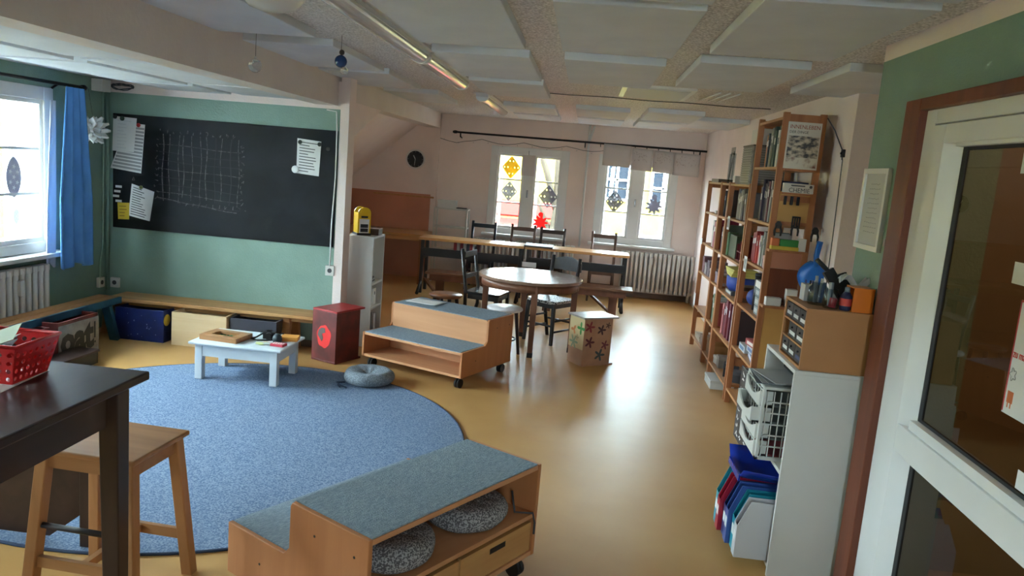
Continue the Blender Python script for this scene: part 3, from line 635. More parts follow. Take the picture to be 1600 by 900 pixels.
# ------------------------------------------------------------------ radiators
def radiator(label, n, pitch, h, loc, rz, depth=0.11):
    """cast iron column radiator, local x along the wall, local -y into the room"""
    R = thing('radiator', label, 'radiator', loc, rz)
    rib = MB()
    for yy in (-depth+0.018, -0.03):
        rib.tube([(0, yy, 0.0), (0, yy, 0.05), (0, yy, h-0.05), (0, yy, h-0.012)], [0.018, 0.022, 0.022, 0.018], 8)
    rib.box(-0.027, 0.027, -depth+0.005, -0.016, h-0.05, h); rib.box(-0.027, 0.027, -depth+0.005, -0.016, 0.0, 0.045)
    s = rib.build('rib', 'rad', R, bevel=0.006)
    for k in range(1, n): copy_part(s, R, (k*pitch, 0, 0))
    B('foot', 'rad', R, 0, 0.03, -depth+0.02, -0.03, -0.10, 0); B('foot', 'rad', R, (n-1)*pitch-0.03, (n-1)*pitch, -depth+0.02, -0.03, -0.10, 0)
    return R
R = radiator('white ribbed radiator under the window beside the bookcase', 16, 0.065, 0.56, (0.62, KY-0.06, 0.11), 0)
B('heat_meter', 'wlam', R, 0.38, 0.42, -0.135, -0.112, 0.40, 0.50, bevel=0.004)
radiator('white ribbed radiator behind the chairs under the window with coloured stars', 23, 0.065, 0.56, (-1.53, KY-0.06, 0.11), 0)
R = radiator('white ribbed radiator beside the blue curtain', 19, 0.066, 0.57, (LX+0.035, 4.40, 0.11), PI/2, 0.085)
B('heat_meter', 'wlam', R, 0.85, 0.89, -0.112, -0.087, 0.37, 0.49, bevel=0.004)

# ------------------------------------------------------------------ curtain, rod, paper star, cables in the corner
R = thing('curtain_rod', 'dark curtain rod above the window in the green wall', 'curtain rod', (-4.07, 0, 2.06))
MB().cyl((0, 2.0, 0), (0, 6.0, 0), 0.013).build('rod', 'rod', R)
MB().tube([(0, 6.0, 0), (0, 6.03, 0), (0, 6.06, 0)], [0.02, 0.024, 0.012], 10).build('finial', 'rod', R)
for y in (5.80, 3.9): MB().tube([(0, y, 0), (-0.06, y, 0), (-0.118, y, -0.04)], 0.009, 6).build('bracket', 'rod', R)
def drape(name, label, y0, y1, z0, z1, x, m, amp, waves, par=None, shift=0.0):
    def f(u, v):
        z = z1+(z0-z1)*v; wd = 0.55+0.45*min(1, v*1.6)
        y = y0+(y1-y0)*(0.5+(u-0.5)*wd)+shift*(1-v)
        return Vector((x+amp*(0.5+0.5*v)*math.sin(u*waves*2*PI+0.6), y, z-0.02*math.sin(u*9)*v))
    o = MB().sheet(f, 48, 16).build(name, m, None, solid=0.004)
    return tag(o, label, 'curtain')
drape('curtain', 'blue curtain gathered at the edge of the window', 5.64, 6.03, 0.645, 2.045, -4.02, 'curtain', 0.026, 3.2)
drape('curtain', 'white lining cloth hanging behind the blue curtain', 5.60, 5.70, 0.66, 1.93, -4.10, 'lining', 0.008, 1.2, shift=0.05)
R = thing('paper_star', 'white folded paper star hanging in front of the green corner', 'paper star', (-4.06, 6.12, 1.735))
petal = MB()
for k in range(1):
    petal.prism([(0.0, 0.0), (0.07, 0.032), (0.115, 0.032), (0.17, 0.0), (0.115, -0.032), (0.07, -0.032)], -0.010, 0.010, 'xy')
p0 = petal.build('petal', 'paper', R, bevel=0.003)
k = 0
for el in (-0.9, -0.45, 0.0, 0.45, 0.9):
    n = [7, 10, 12, 10, 7][int((el+0.9)/0.45+0.5)]
    for i in range(n):
        c = p0 if k == 0 else copy_part(p0, R)
        c.rotation_euler = (0.5*i, -el, 2*PI*i/n+el); k += 1
for c in R.children: c.scale = (0.78 if False else 0.8, 0.9, 1)
MB().tube([(0, 0, 0.12), (0.0, -0.05, 0.32)], 0.002, 5).build('thread', 'ink', R)
o = MB().tube([(-4.0+0.10*math.cos(t)*(1+0.05*math.sin(3*t)), 6.44, 2.115+0.02*math.sin(t)+0.008*math.sin(2.3*t)) for t in [k*0.4 for k in range(40)]], 0.005, 6).build('cable_coil', 'ink'); tag(o, 'coil of dark cable hung above the chalkboard corner', 'cable')
o = MB().tube([(-4.165, 6.43, 2.1), (-4.165, 6.43, 1.2), (-4.165, 6.42, 0.75), (-4.17, 6.39, 0.60), (-4.17, 6.385, 0.44)], 0.006, 6).build('cable', pm(150, 176, 160)); tag(o, 'pale cable running down the green corner to the socket', 'cable')
o = MB().cyl((-4.15, 6.47, 0.34), (-4.15, 6.47, 2.07), 0.014).build('pipe', 'green'); tag(o, 'green painted pipe in the corner beside the chalkboard', 'pipe')
B('corner_box', 'wlam', None, -4.19, -4.09, 6.30, 6.42, 2.06, 2.16, bevel=0.004); tag(bpy.data.objects['corner_box'], 'small white box high in the green corner', 'junction box')
def socket(label, loc, rz):
    R = thing('power_socket', label, 'socket', loc, rz, 'wall sockets')
    B('plate', 'wlam', R, -0.04, 0.04, -0.03, 0, -0.045, 0.045, bevel=0.006); MB().cyl((0, -0.031, 0), (0, -0.029, 0), 0.02).build('socket_hole', 'ink', R)
socket('white wall socket at the corner end of the chalkboard wall', (-4.09, BY-0.001, 0.41), 0)
socket('white wall socket on the window side of the green corner', (LX+0.001, 6.40, 0.415), PI/2)
socket('white switch box at the foot of the cord beside the chalkboard', (-2.13, BY-0.001, 0.70), 0)
o = MB().tube([(-2.22, 6.485, 2.06), (-2.135, 6.485, 2.05), (-2.12, 6.469, 1.9), (-2.115, 6.469, 1.5), (-2.13, 6.469, 1.1), (-2.13, 6.465, 0.74)], 0.006, 6).build('pull_cord', 'paper'); tag(o, 'white cord hanging down the edge of the chalkboard', 'cord')

# ------------------------------------------------------------------ chalkboard with papers
R = thing('chalkboard', 'large black chalkboard with a faint chalk grid on the green wall', 'chalkboard', (0, 0, 0))
B('board', 'board', R, -4.11, -2.115, 6.478, 6.498, 0.905, 1.892, bevel=0.003)
y1, y0 = 6.478, 6.4765
def chalk(pts, w, m='chalk'):
    mb = MB()
    for (xa, za), (xb, zb) in zip(pts, pts[1:]):
        d = Vector((xb-xa, zb-za)); d.normalize(); nx, nz = -d.y*w/2, d.x*w/2
        mb.prism([(xa-nx, za-nz), (xb-nx, zb-nz), (xb+nx, zb+nz), (xa+nx, za+nz)], y0, y1, 'xz')
    mb.build('chalk_line', m, R)
for i in range(11):
    x = -3.66+0.068*i; b = random.uniform(-0.03, 0.03)
    chalk([(x+b*0.5+0.008*math.sin(j*1.3+i), 1.75-j*(0.56+b)/6) for j in range(7)], 0.0045 if i % 3 else 0.007, 'chalk' if i % 2 == 0 or i < 6 else 'chalkdim')
for j in range(8):
    z = 1.66-0.068*j; chalk([(-3.69+0.74*k/6, z-0.012*k*(0.5+0.1*j)/2+0.006*math.sin(k+j)) for k in range(7)], 0.004, 'chalkdim' if j % 3 else 'chalk')
chalk([(-3.70+0.72*k/8, 1.20-0.010*k+0.004*math.sin(k*1.7)) for k in range(9)], 0.008)
for rowz, x0, n in ((1.775, -3.68, 12), (1.16, -3.5, 11)):
    for i in range(n):
        x = x0+0.06*i; chalk([(x+random.uniform(-0.012, 0.012), rowz+random.uniform(-0.02, 0.02)) for _ in range(4)], 0.004, 'chalk')
for i in range(11):
    z = 1.70-0.05*i
    for x in (-3.71, -2.94): chalk([(x+random.uniform(-0.02, 0.02), z+random.uniform(-0.018, 0.018)) for _ in range(4)], 0.0035, 'chalk')
for x in (-3.92,): chalk([(x, 1.36), (x-0.01, 1.33), (x+0.01, 1.33), (x, 1.36)], 0.004)
def sheet_on_board(name, label, quad, m, lines, yy, inkm='ink', margin=0.08, wob=0.0):
    """paper held flat on the board: quad = four (x, z) corners, top left first, clockwise"""
    mb = MB(); mb.prism([(x, z) for x, z in quad], yy, yy+0.0012, 'xz'); o = mb.build(name, m); tag(o, label, 'paper')
    (ax, az), (bx, bz), (cx, cz), (dx, dz) = quad; mb = MB()
    for k in range(lines):
        v = (k+1)/(lines+1.2); l = random.uniform(0.45, 0.98) if wob else 1.0
        def pt(u, vv): return (ax+(bx-ax)*u+(dx-ax)*vv+(cx-bx-dx+ax)*u*vv, az+(bz-az)*u+(dz-az)*vv+(cz-bz-dz+az)*u*vv)
        h = 0.007 if wob else 0.018
        a, b = pt(margin, v), pt(margin+(1-2*margin)*l, v)
        mb.prism([a, b, (b[0], b[1]-h), (a[0], a[1]-h)], yy-0.0006, yy, 'xz')
    if lines: mb.build('writing', inkm, o)
    return o
g1 = mat('print_grey', (150, 150, 152), 0.8)
sheet_on_board('paper_sheet', 'white striped timetable sheet at the window end of the chalkboard', [(-3.98, 1.82), (-3.817, 1.814), (-3.85, 1.395), (-4.131, 1.422)], 'paper', 13, 6.4755, g1, 0.02)
sheet_on_board('paper_sheet', 'plain white sheet pinned over the timetable on the chalkboard', [(-4.103, 1.868), (-3.89, 1.862), (-3.915, 1.572), (-4.112, 1.572)], 'paper', 9, 6.472, mat('faint_print', (205, 205, 205), 0.8), 0.2, 1)
sheet_on_board('paper_sheet', 'tilted white list with torn edge on the chalkboard beside the yellow note', [(-3.935, 1.30), (-3.728, 1.245), (-3.768, 0.985), (-3.965, 1.02)], 'paper', 12, 6.4755, 'ink', 0.08, 1)
sheet_on_board('paper_note', 'small yellow note near the lower corner of the chalkboard', [(-4.064, 1.125), (-3.955, 1.13), (-3.957, 0.985), (-4.058, 0.98)], pm(214, 184, 50), 4, 6.4735, pm(150, 110, 30), 0.15, 1)
sheet_on_board('paper_sheet', 'white list held by a round magnet near the post end of the chalkboard', [(-2.462, 1.806), (-2.253, 1.792), (-2.263, 1.50), (-2.46, 1.512)], 'paper', 11, 6.4755, 'ink', 0.1, 1)
def magnet(label, x, z, r, c):
    o = MB().lathe([(0, 0), (r, 0), (r, 0.006), (r*0.8, 0.009), (0, 0.009)], seg=18).build('magnet', pm(*c), None, (x, 6.4715, z), rot=(PI/2, 0, 0)); tag(o, label, 'magnet', 'chalkboard magnets')
magnet('dark green magnet at the top of the plain sheet', -4.02, 1.852, 0.02, (40, 62, 52)); magnet('dark magnet at the top corner of the plain sheet', -4.085, 1.862, 0.018, (30, 36, 34))
magnet('red magnet holding the striped timetable', -3.872, 1.806, 0.018, (176, 40, 44)); magnet('olive magnet holding the torn list', -3.845, 1.275, 0.016, (110, 116, 60))
magnet('white round magnet at the lower corner of the list near the post', -2.468, 1.543, 0.032, (210, 210, 206)); magnet('dark magnet at one top corner of the list near the post', -2.435, 1.775, 0.018, (52, 60, 58)); magnet('dark magnet at the other top corner of the list near the post', -2.265, 1.768, 0.018, (52, 60, 58)); magnet('black magnet alone beside the cord on the chalkboard', -2.19, 1.735, 0.016, (44, 44, 46))
for k in range(4):
    o = B('magnet_strip', 'paper', None, -0.028, 0.028, 0, 0.004, -0.01, 0.01, loc=(-4.055-0.012*(k % 3), 6.4735, 1.265-0.042*k)); tag(o, ORD[k]+' from the top of the small white strips on the chalkboard', 'magnet', 'white strips on the chalkboard')

# ------------------------------------------------------------------ white shelf beside the post, yellow toy on it
R = thing('shelf_unit', 'narrow white shelf unit beside the chalkboard post', 'shelf', (-2.075, 6.70, 0), -0.02)
w, d, h, t = 0.26, 0.36, 1.0, 0.018   # local x across, y depth; open towards +x
B('side_panel', 'wlam', R, 0, w, 0, t, 0, h); B('side_panel', 'wlam', R, 0, w, d-t, d, 0, h)
B('back_panel', 'wlam', R, 0, 0.008, t, d-t, 0, h)
for z in (0.03, 0.335, 0.56, h-t): B('shelf_board', 'wlam', R, 0.008, w-0.003, t, d-t, z, z+t)
sw = Matrix.Translation((-2.075, 6.70, 0))
for k, (y, z, l) in enumerate(((6.80, 0.355, 'nearer'), (6.93, 0.355, 'farther'))):
    R = thing('magazine_file', l+' of two white magazine files in the narrow white shelf', 'file box', (-1.95, y, z+0.0), 0, 'white magazine files')
    B('front', 'paper', R, 0.10, 0.105, -0.045, 0.045, 0, 0.15); B('side', 'paper', R, -0.10, 0.10, -0.045, -0.042, 0, 0.15); B('side', 'paper', R, -0.10, 0.10, 0.042, 0.045, 0, 0.15); B('base', 'paper', R, -0.10, 0.10, -0.042, 0.042, 0, 0.004); B('grip_slot', 'ink', R, 0.105, 0.1056, -0.012, 0.012, 0.09, 0.12)
for k in range(3):
    o = B('booklet', pm(*((60, 60, 62), (190, 188, 184), (90, 84, 80))[k]), None, -0.1, 0.1, -0.07, 0.07, 0, 0.012, loc=(-1.945, 6.84, 0.580+0.0135*k), rz=0.06*k); tag(o, ['lowest', 'middle', 'top'][k]+' booklet of the small stack in the narrow white shelf', 'booklet', 'booklets in the narrow white shelf')
o = B('folder', 'black', None, -0.1, 0.11, -0.10, -0.04, 0, 0.24, loc=(-1.945, 6.88, 0.05)); tag(o, 'black folder at the bottom of the narrow white shelf', 'folder')
o = B('folder', pm(170, 160, 156), None, -0.1, 0.11, -0.02, 0.05, 0, 0.22, loc=(-1.945, 6.92, 0.05)); tag(o, 'grey folder at the bottom of the narrow white shelf', 'folder')
R = thing('toy_oven', 'yellow plastic box with two rounded tops on the narrow white shelf', 'toy', (-2.0, 6.87, 1.001), -0.95)
for x in (0.0, 0.11):
    pts = [(-0.06+0.12*0, 0.0), (0.06, 0.0), (0.06, 0.20)]+[(0.06*math.cos(a), 0.20+0.05*math.sin(a)) for a in [PI*k/12 for k in range(1, 12)]]+[(-0.06, 0.20)]
    mb = MB(); mb.prism(pts, x, x+0.008, 'yz'); mb.build('end_plate', 'yellow', R)
B('body', 'yellow', R, 0.006, 0.112, -0.058, -0.05, 0, 0.20); B('body', 'yellow', R, 0.006, 0.112, 0.05, 0.058, 0, 0.20)
B('base', 'black', R, -0.004, 0.125, -0.065, 0.065, 0, 0.02)
B('front_frame', 'paper', R, 0.118, 0.122, -0.045, 0.045, 0.02, 0.145); B('opening', 'black', R, 0.1215, 0.1235, -0.035, 0.035, 0.03, 0.062); B('opening', 'black', R, 0.1215, 0.1235, -0.035, 0.035, 0.068, 0.10); B('opening', 'black', R, 0.1185, 0.1225, -0.03, 0.03, 0.155, 0.172)
o = B('wooden_box', pm(70, 46, 40), None, -0.045, 0.045, -0.07, 0.07, 0, 0.055, loc=(-1.865, 6.93, 1.001), bevel=0.003); tag(o, 'small dark wooden box on the narrow white shelf beside the yellow toy', 'box')
B('lid', pm(84, 56, 48), o, -0.047, 0.047, -0.072, 0.072, 0.042, 0.058, bevel=0.002)
o = B('blue_mat', pm(70, 92, 132), None, -1.80, -1.45, 6.95, 7.35, 0, 0.012); tag(o, 'small blue mat on the floor behind the narrow white shelf', 'mat')

# ------------------------------------------------------------------ corner desk, long school desk, benches
R = thing('corner_desk', 'wooden corner desk in the niche under the clock', 'desk', (0, 0, 0))
B('desk_top', 'desk', R, -3.56, -2.125, 10.42, 11.10, 0.66, 0.69, bevel=0.004); B('apron', 'desk', R, -3.5, -2.12, 10.45, 10.47, 0.60, 0.66)
for x in (-2.165, -3.5): B('leg', 'pine', R, x-0.03, x+0.03, 10.44, 10.50, 0, 0.66, bevel=0.003)
B('desk_top', 'desk', R, -3.56, -3.0, 8.6, 10.42, 0.66, 0.69, bevel=0.004)
B('leg', 'pine', R, -3.06, -3.01, 8.65, 8.71, 0, 0.66)
def school_desk(label, x0, x1, group):
    R = thing('school_desk', label, 'desk', (0, 0, 0), 0, group)
    B('desk_top', 'desk', R, x0, x1, 9.76, 10.20, 0.695, 0.728, bevel=0.004)
    B('book_shelf', 'black', R, x0+0.06, x1-0.06, 9.80, 10.12, 0.50, 0.515); B('front_board', 'black', R, x0+0.06, x1-0.06, 9.785, 9.80, 0.49, 0.595)
    for x in (x0+0.045, x1-0.045):
        for y in (9.82, 10.12): B('leg', 'black', R, x-0.02, x+0.02, y-0.025, y+0.025, 0, 0.695, bevel=0.003)
        MB().tube([(x, 9.82, 0.16), (x, 9.72, 0.09), (x, 9.62, 0.02)], [0.015, 0.018, 0.022], 8).build('foot', 'iron', R)
        B('side_rail', 'black', R, x-0.012, x+0.012, 9.84, 10.10, 0.44, 0.50)
    return R
school_desk('long wooden school desk with black frame nearest the corner desk', -2.06, -0.70, 'school desks')
school_desk('long wooden school desk with black frame ending at the radiator', -0.69, 0.635, 'school desks')
def bench(label, x0, x1):
    R = thing('school_bench', label, 'bench', (0, 0, 0), 0, 'school benches')
    for k in range(3): B('seat_slat', 'seatwood', R, x0, x1, 9.20+0.112*k, 9.305+0.112*k, 0.345, 0.37, bevel=0.003)
    B('seat_frame', 'tablez', R, x0+0.05, x1-0.08, 9.24, 9.27, 0.265, 0.345); B('seat_frame', 'tablez', R, x0+0.05, x1-0.08, 9.47, 9.50, 0.265, 0.345)
    for x in (x0+0.16, x1-0.22): B('leg', 'tablez', R, x-0.05, x+0.05, 9.36, 9.42, 0, 0.265, bevel=0.003); MB().bar((x, 9.4, 0.03), (x-0.28, 9.78, 0.20), 0.03, 0.03).build('brace', 'tablez', R)
bench('wooden school bench with slatted seat near the niche', -1.84, -0.72); bench('wooden school bench with slatted seat beside the flower painted stool', -0.5, 0.68)
R = thing('desk_flap', 'dark flat case lying across the joint of the school desks', 'case', (-0.52, 9.93, 0.729), 0.0)
B('body', pm(96, 84, 80), R, -0.18, 0.18, -0.19, 0.16, 0, 0.02, bevel=0.003); B('front_edge', pm(60, 52, 50), R, -0.18, 0.18, -0.195, -0.19, -0.0, 0.018)
o = B('name_card', 'paper', None, -0.09, 0.09, 0, 0.004, 0, 0.06, loc=(-0.62, 9.776, 0.47)); tag(o, 'small white card on the dark front of the school desks', 'card')
B('card_edge', g1, o, -0.09, 0.09, 0.0, 0.004, -0.006, 0.0)
for k in range(8):
    x = -1.60+0.042*k; c = ((150, 40, 46), (196, 190, 186), (120, 30, 40), (186, 176, 170), (70, 70, 80), (160, 60, 60), (196, 192, 190), (96, 40, 44))[k]
    o = B('book', pm(*c), None, -0.018, 0.018, 0, 0.22, 0, 0.17, loc=(x, 9.86, 0.265+0.252)); o.location.z = 0.516; tag(o, ORD[k]+' from the niche of the books stored under the school desk top', 'book', 'books under the school desk')

def chair(label, loc, rz, m, ms, w=0.36, d=0.36, hs=0.44, hb=0.92, style='ladder', group=None, stretch=True):
    """front faces local -y"""
    R = thing('chair', label, 'chair', loc, rz, group); a, b = w/2, d/2; t = 0.034
    if style == 'round':
        mb = MB(); mb.prism([(a*(1 if abs(math.cos(q)) > 0.72 else 0.98)*max(-1, min(1, 1.25*math.cos(q))), b*max(-1, min(1, 1.25*math.sin(q)))) for q in [2*PI*k/32 for k in range(32)]], hs-0.03, hs, 'xy'); mb.build('seat', ms, R, bevel=0.006)
    else: B('seat', ms, R, -a, a, -b, b, hs-0.025, hs, bevel=0.006)
    for s in (-1, 1):
        MB().taper((s*(a-0.015), -b+0.015, 0), (s*(a-0.03), -b+0.03, hs-0.025), t*0.85, t).build('leg', m, R, bevel=0.003)
        MB().tube([(s*(a-0.02), b+0.05, 0), (s*(a-0.02), b-0.02, hs*0.6), (s*(a-0.02), b-0.015, hs), (s*(a-0.02), b+0.05, hb)], 0.019, 8).build('leg', m, R)
        B('seat_rail', m, R, s*(a-0.03)-0.01, s*(a-0.03)+0.01, -b+0.04, b-0.04, hs-0.075, hs-0.025)
        if stretch:
            for z in (0.13, 0.24): MB().cyl((s*(a-0.02), -b+0.02, z), (s*(a-0.02), b+0.01, z), 0.011, seg=8).build('stretcher', m, R)
    B('seat_rail', m, R, -a+0.04, a-0.04, -b+0.02, -b+0.04, hs-0.075, hs-0.025)
    if stretch:
        MB().cyl((-a+0.02, -b+0.02, 0.19), (a-0.02, -b+0.02, 0.19), 0.011, seg=8).build('stretcher', m, R); MB().cyl((-a+0.02, b+0.015, 0.19), (a-0.02, b+0.015, 0.19), 0.011, seg=8).build('stretcher', m, R)
    if style == 'round':
        pts = []
        for k in range(9):
            u = -1+k/4; pts.append((u*(a+0.0), b+0.045+0.03*(1-u*u)))
        mb = MB()
        for (xa, ya), (xb, yb), k in zip(pts, pts[1:], range(8)):
            za = hb+0.0-0.05*abs(-1+k/4)**2; zb = hb-0.05*abs(-1+(k+1)/4)**2
            v = [mb.bm.verts.new(p) for p in ((xa, ya-0.012, hb-0.14), (xb, yb-0.012, hb-0.14), (xb, yb-0.012, zb), (xa, ya-0.012, za), (xa, ya+0.012, hb-0.14), (xb, yb+0.012, hb-0.14), (xb, yb+0.012, zb), (xa, ya+0.012, za))]
            for q in ((0, 1, 2, 3), (5, 4, 7, 6), (0, 4, 5, 1), (3, 2, 6, 7), (0, 3, 7, 4), (1, 5, 6, 2)): mb.face([v[i] for i in q])
        bmesh.ops.remove_doubles(mb.bm, verts=mb.bm.verts, dist=1e-5); mb.build('back_rail', m, R)
    else:
        for z, hh in ((hb-0.085, 0.055), (hb-0.30, 0.045)): B('back_rail', m, R, -a+0.03, a-0.03, b+0.02-0.10*(hb-0.05-z), b+0.04-0.10*(hb-0.05-z), z, z+hh, bevel=0.003)
    return R
bl = mat('blue_black_chair', (40, 46, 62), 0.4, (34, 38, 50), scale=6); dbr = mat('brown_chair', (112, 84, 70), 0.4, (96, 70, 58), scale=6)
chair('dark blue ladder back chair behind the desks beside the small white rack', (-1.36, 10.60, 0), 0.0, bl, bl, group='chairs behind the school desks')
chair('brown ladder back chair behind the desks under the window with coloured stars', (-0.80, 10.64, 0), 0.03, dbr, dbr, group='chairs behind the school desks')
chair('dark ladder back chair behind the desks, overlapping the brown one', (-0.395, 10.56, 0), -0.03, 'darkwoodz', 'darkwood', group='chairs behind the school desks')
chair('brown ladder back chair behind the desks beside the heating pipe', (0.325, 10.60, 0), 0.0, dbr, dbr, group='chairs behind the school desks')
chair('black wooden chair in front of the bench, seat towards the round table', (-0.895, 7.80, 0), 1.353, 'black', mat('black_seat', (46, 44, 46), 0.22), w=0.40, d=0.38, hb=0.86, stretch=False)
chair('black chair with a curved top rail tucked under the round table', (-0.245, 7.72, 0), -0.585, 'black', mat('patterned_seat', (40, 40, 42), 0.4, (190, 188, 186), scale=70, lo=0.47, hi=0.53), w=0.37, d=0.36, hb=0.85, style='round')

R = thing('round_table', 'round wooden table with glossy top in front of the windows', 'table', (-0.44, 7.37, 0), 0.0)
MB().lathe([(0, 0.668), (0.49, 0.668), (0.50, 0.674), (0.50, 0.695), (0.494, 0.70), (0, 0.70)], seg=64, smooth=False).build('table_top', 'tablewood', R)
MB().lathe([(0.455, 0.595), (0.47, 0.595), (0.47, 0.668), (0.455, 0.668)], seg=48).build('apron', 'tablez', R)
for k, an in enumerate((-1.40, -0.16, 1.75, 2.98)):
    x, y = 0.44*math.cos(an), 0.44*math.sin(an)
    MB().taper((x, y, 0.03), (x, y, 0.668), 0.048, 0.058).build('leg', 'tablez', R, bevel=0.003); B('leg_cap', 'rubber', R, x-0.026, x+0.026, y-0.026, y+0.026, 0, 0.045)
def stool(label, loc, h, r, mt, ml, n=4, tilt=0.05):
    R = thing('round_stool', label, 'stool', loc)
    MB().lathe([(0, h-0.03), (r-0.01, h-0.03), (r, h-0.02), (r, h-0.008), (r-0.008, h), (0, h-0.003)], seg=40).build('seat', mt, R)
    for k in range(n):
        an = 2*PI*k/n+0.5; x, y = math.cos(an), math.sin(an)
        MB().tube([(x*(r*0.72+tilt), y*(r*0.72+tilt), 0), (x*r*0.68, y*r*0.68, h-0.03)], [0.014, 0.019], 8).build('leg', ml, R)
    MB().tube([(r*0.7*math.cos(t), r*0.7*math.sin(t), h*0.35) for t in [2*PI*k/24 for k in range(24)]], 0.008, 6, closed=True).build('foot_ring', ml, R)
stool('small round stool with white top beside the round table', (-0.625, 6.93, 0), 0.45, 0.165, pm(226, 226, 226, 0.25), 'darkwoodz')
stool('small round brown wooden stool behind the rolling podium', (-1.275, 7.50, 0), 0.42, 0.165, mat('stool_brown', (136, 92, 60), 0.3, (118, 76, 50), scale=6), 'darkwoodz')

# ------------------------------------------------------------------ small white rack, clock, rods, hangings on the window wall
R = thing('white_rack', 'small white open rack standing in the corner beside the niche', 'rack', (-1.86, 10.96, 0))
for x in (-0.24, 0.22):
    for y in (-0.12, 0.10): B('post', 'wlam', R, x, x+0.025, y, y+0.025, 0, 1.06)
for z in (0.12, 0.45, 0.78, 1.04): B('shelf_board', 'wlam', R, -0.24, 0.245, -0.12, 0.125, z, z+0.02)
o = B('white_box', 'paper', None, -0.13, 0.13, -0.08, 0.08, 0, 0.105, loc=(-1.93, 10.96, 1.061), bevel=0.003); tag(o, 'white cardboard box on top of the small white rack', 'box')
B('lid', 'paper', o, -0.133, 0.133, -0.083, 0.083, 0.085, 0.108)
o = B('flat_tray', pm(80, 78, 78), None, -0.07, 0.07, -0.05, 0.05, 0, 0.015, loc=(-1.72, 10.96, 1.061)); tag(o, 'flat dark tray on top of the small white rack', 'tray')
R = thing('wall_clock', 'round wall clock with dark face above the corner desk', 'clock', (-2.47, KY-0.001, 1.705))
MB().lathe([(0, 0), (0.14, 0), (0.142, 0.03), (0.132, 0.034), (0.118, 0.022), (0, 0.022)], seg=40).build('case', pm(214, 212, 210, 0.3), R, rot=(PI/2, 0, 0))
MB().lathe([(0, 0), (0.118, 0), (0.118, 0.002), (0, 0.002)], seg=40).build('dial', pm(52, 52, 54), R, (0, -0.022, 0), rot=(PI/2, 0, 0))
for an, l, w in ((-0.5, 0.06, 0.012), (PI+0.1, 0.09, 0.008)): MB().bar((0, -0.027, 0), (math.sin(an)*l, -0.027, math.cos(an)*l), w, 0.003, (0, 1, 0)).build('hand', pm(190, 190, 190), R)
for k in range(12):
    an = PI*k/6; MB().bar((0.098*math.sin(an), -0.0255, 0.098*math.cos(an)), (0.112*math.sin(an), -0.0255, 0.112*math.cos(an)), 0.006, 0.002, (0, 1, 0)).build('hour_mark', pm(150, 150, 150), R)
R = thing('curtain_rod', 'long dark curtain rod above both windows behind the desks', 'curtain rod', (0, 11.0, 2.13))
MB().cyl((-1.87, 0, 0), (1.61, 0, 0), 0.014).build('rod', 'rod', R)
MB().tube([(-1.93, 0, 0), (-1.90, 0, 0), (-1.87, 0, 0)], [0.014, 0.024, 0.02], 10).build('finial', 'rod', R)
for x in (-1.82, -0.06, 1.52): MB().tube([(x, 0, 0.01), (x, 0.02, -0.06), (x, 0.14, -0.07)], 0.010, 6).build('bracket', 'rod', R)
for k in range(9): MB().tube([(0.15+0.16*k, 0, 0.0), (0.155+0.16*k, -0.005, -0.05)], 0.006, 6).build('clip', 'rod', R)
o = MB().tube([(-2.12+0.12*i, 11.08, 2.06-0.05*abs(math.sin(i*0.62))-(0.03 if i < 3 else 0)) for i in range(22)], 0.0035, 5).build('fairy_lights', 'ink'); tag(o, 'thin dark fairy light cable sagging below the long curtain rod', 'cable')
for i in range(12): MB().ball((-2.06+0.21*i, 11.078, 2.035-0.05*abs(math.sin((i*1.75+0.5)*0.62))), 0.006, 6).build('bulb', 'clear', o)
o = MB().cyl((-0.012, 11.10, 0.66), (-0.012, 11.10, 2.37), 0.016).build('heating_pipe', 'wframe'); tag(o, 'white vertical heating pipe between the two windows', 'pipe')
MB().tube([(-0.012, 11.10, 2.1), (0.02, 11.08, 2.25), (0.05, 11.05, 2.36)], 0.014, 8).build('pipe_bend', 'wframe', o)
thin = paper_mat('thin_paper', (206, 198, 196), 0.15)
for k, (x0, x1, z0, z1) in enumerate(((0.20, 0.585, 1.83, 2.125), (0.59, 0.885, 1.80, 2.10), (0.89, 1.165, 1.79, 2.09), (1.17, 1.53, 1.775, 2.08))):
    mb = MB(); mb.sheet(lambda u, v: Vector((x0+(x1-x0)*u, 10.972+0.006*math.sin(u*6+k), z0+(z1-z0)*v-0.03*(u-0.5)*0.3)), 8, 4)
    o = mb.build('drawing_sheet', thin, None, solid=0.001); tag(o, ORD[k]+' from the pipe of the paper sheets clipped to the long curtain rod', 'paper', 'sheets clipped to the curtain rod')
    if k in (1, 2, 3):
        mb = MB()
        for _ in range(26):
            x = random.uniform(x0+0.04, x1-0.04); z = random.uniform(z0+(z1-z0)*0.4, z1-0.05); an = random.uniform(0, PI); l = random.uniform(0.01, 0.03)
            mb.bar((x, 10.962, z), (x+l*math.cos(an), 10.962, z+l*math.sin(an)), 0.003, 0.001, (0, 1, 0))
        q = mb.build('drawing', pm(150, 130, 128), o); q['kind'] = 'stuff'

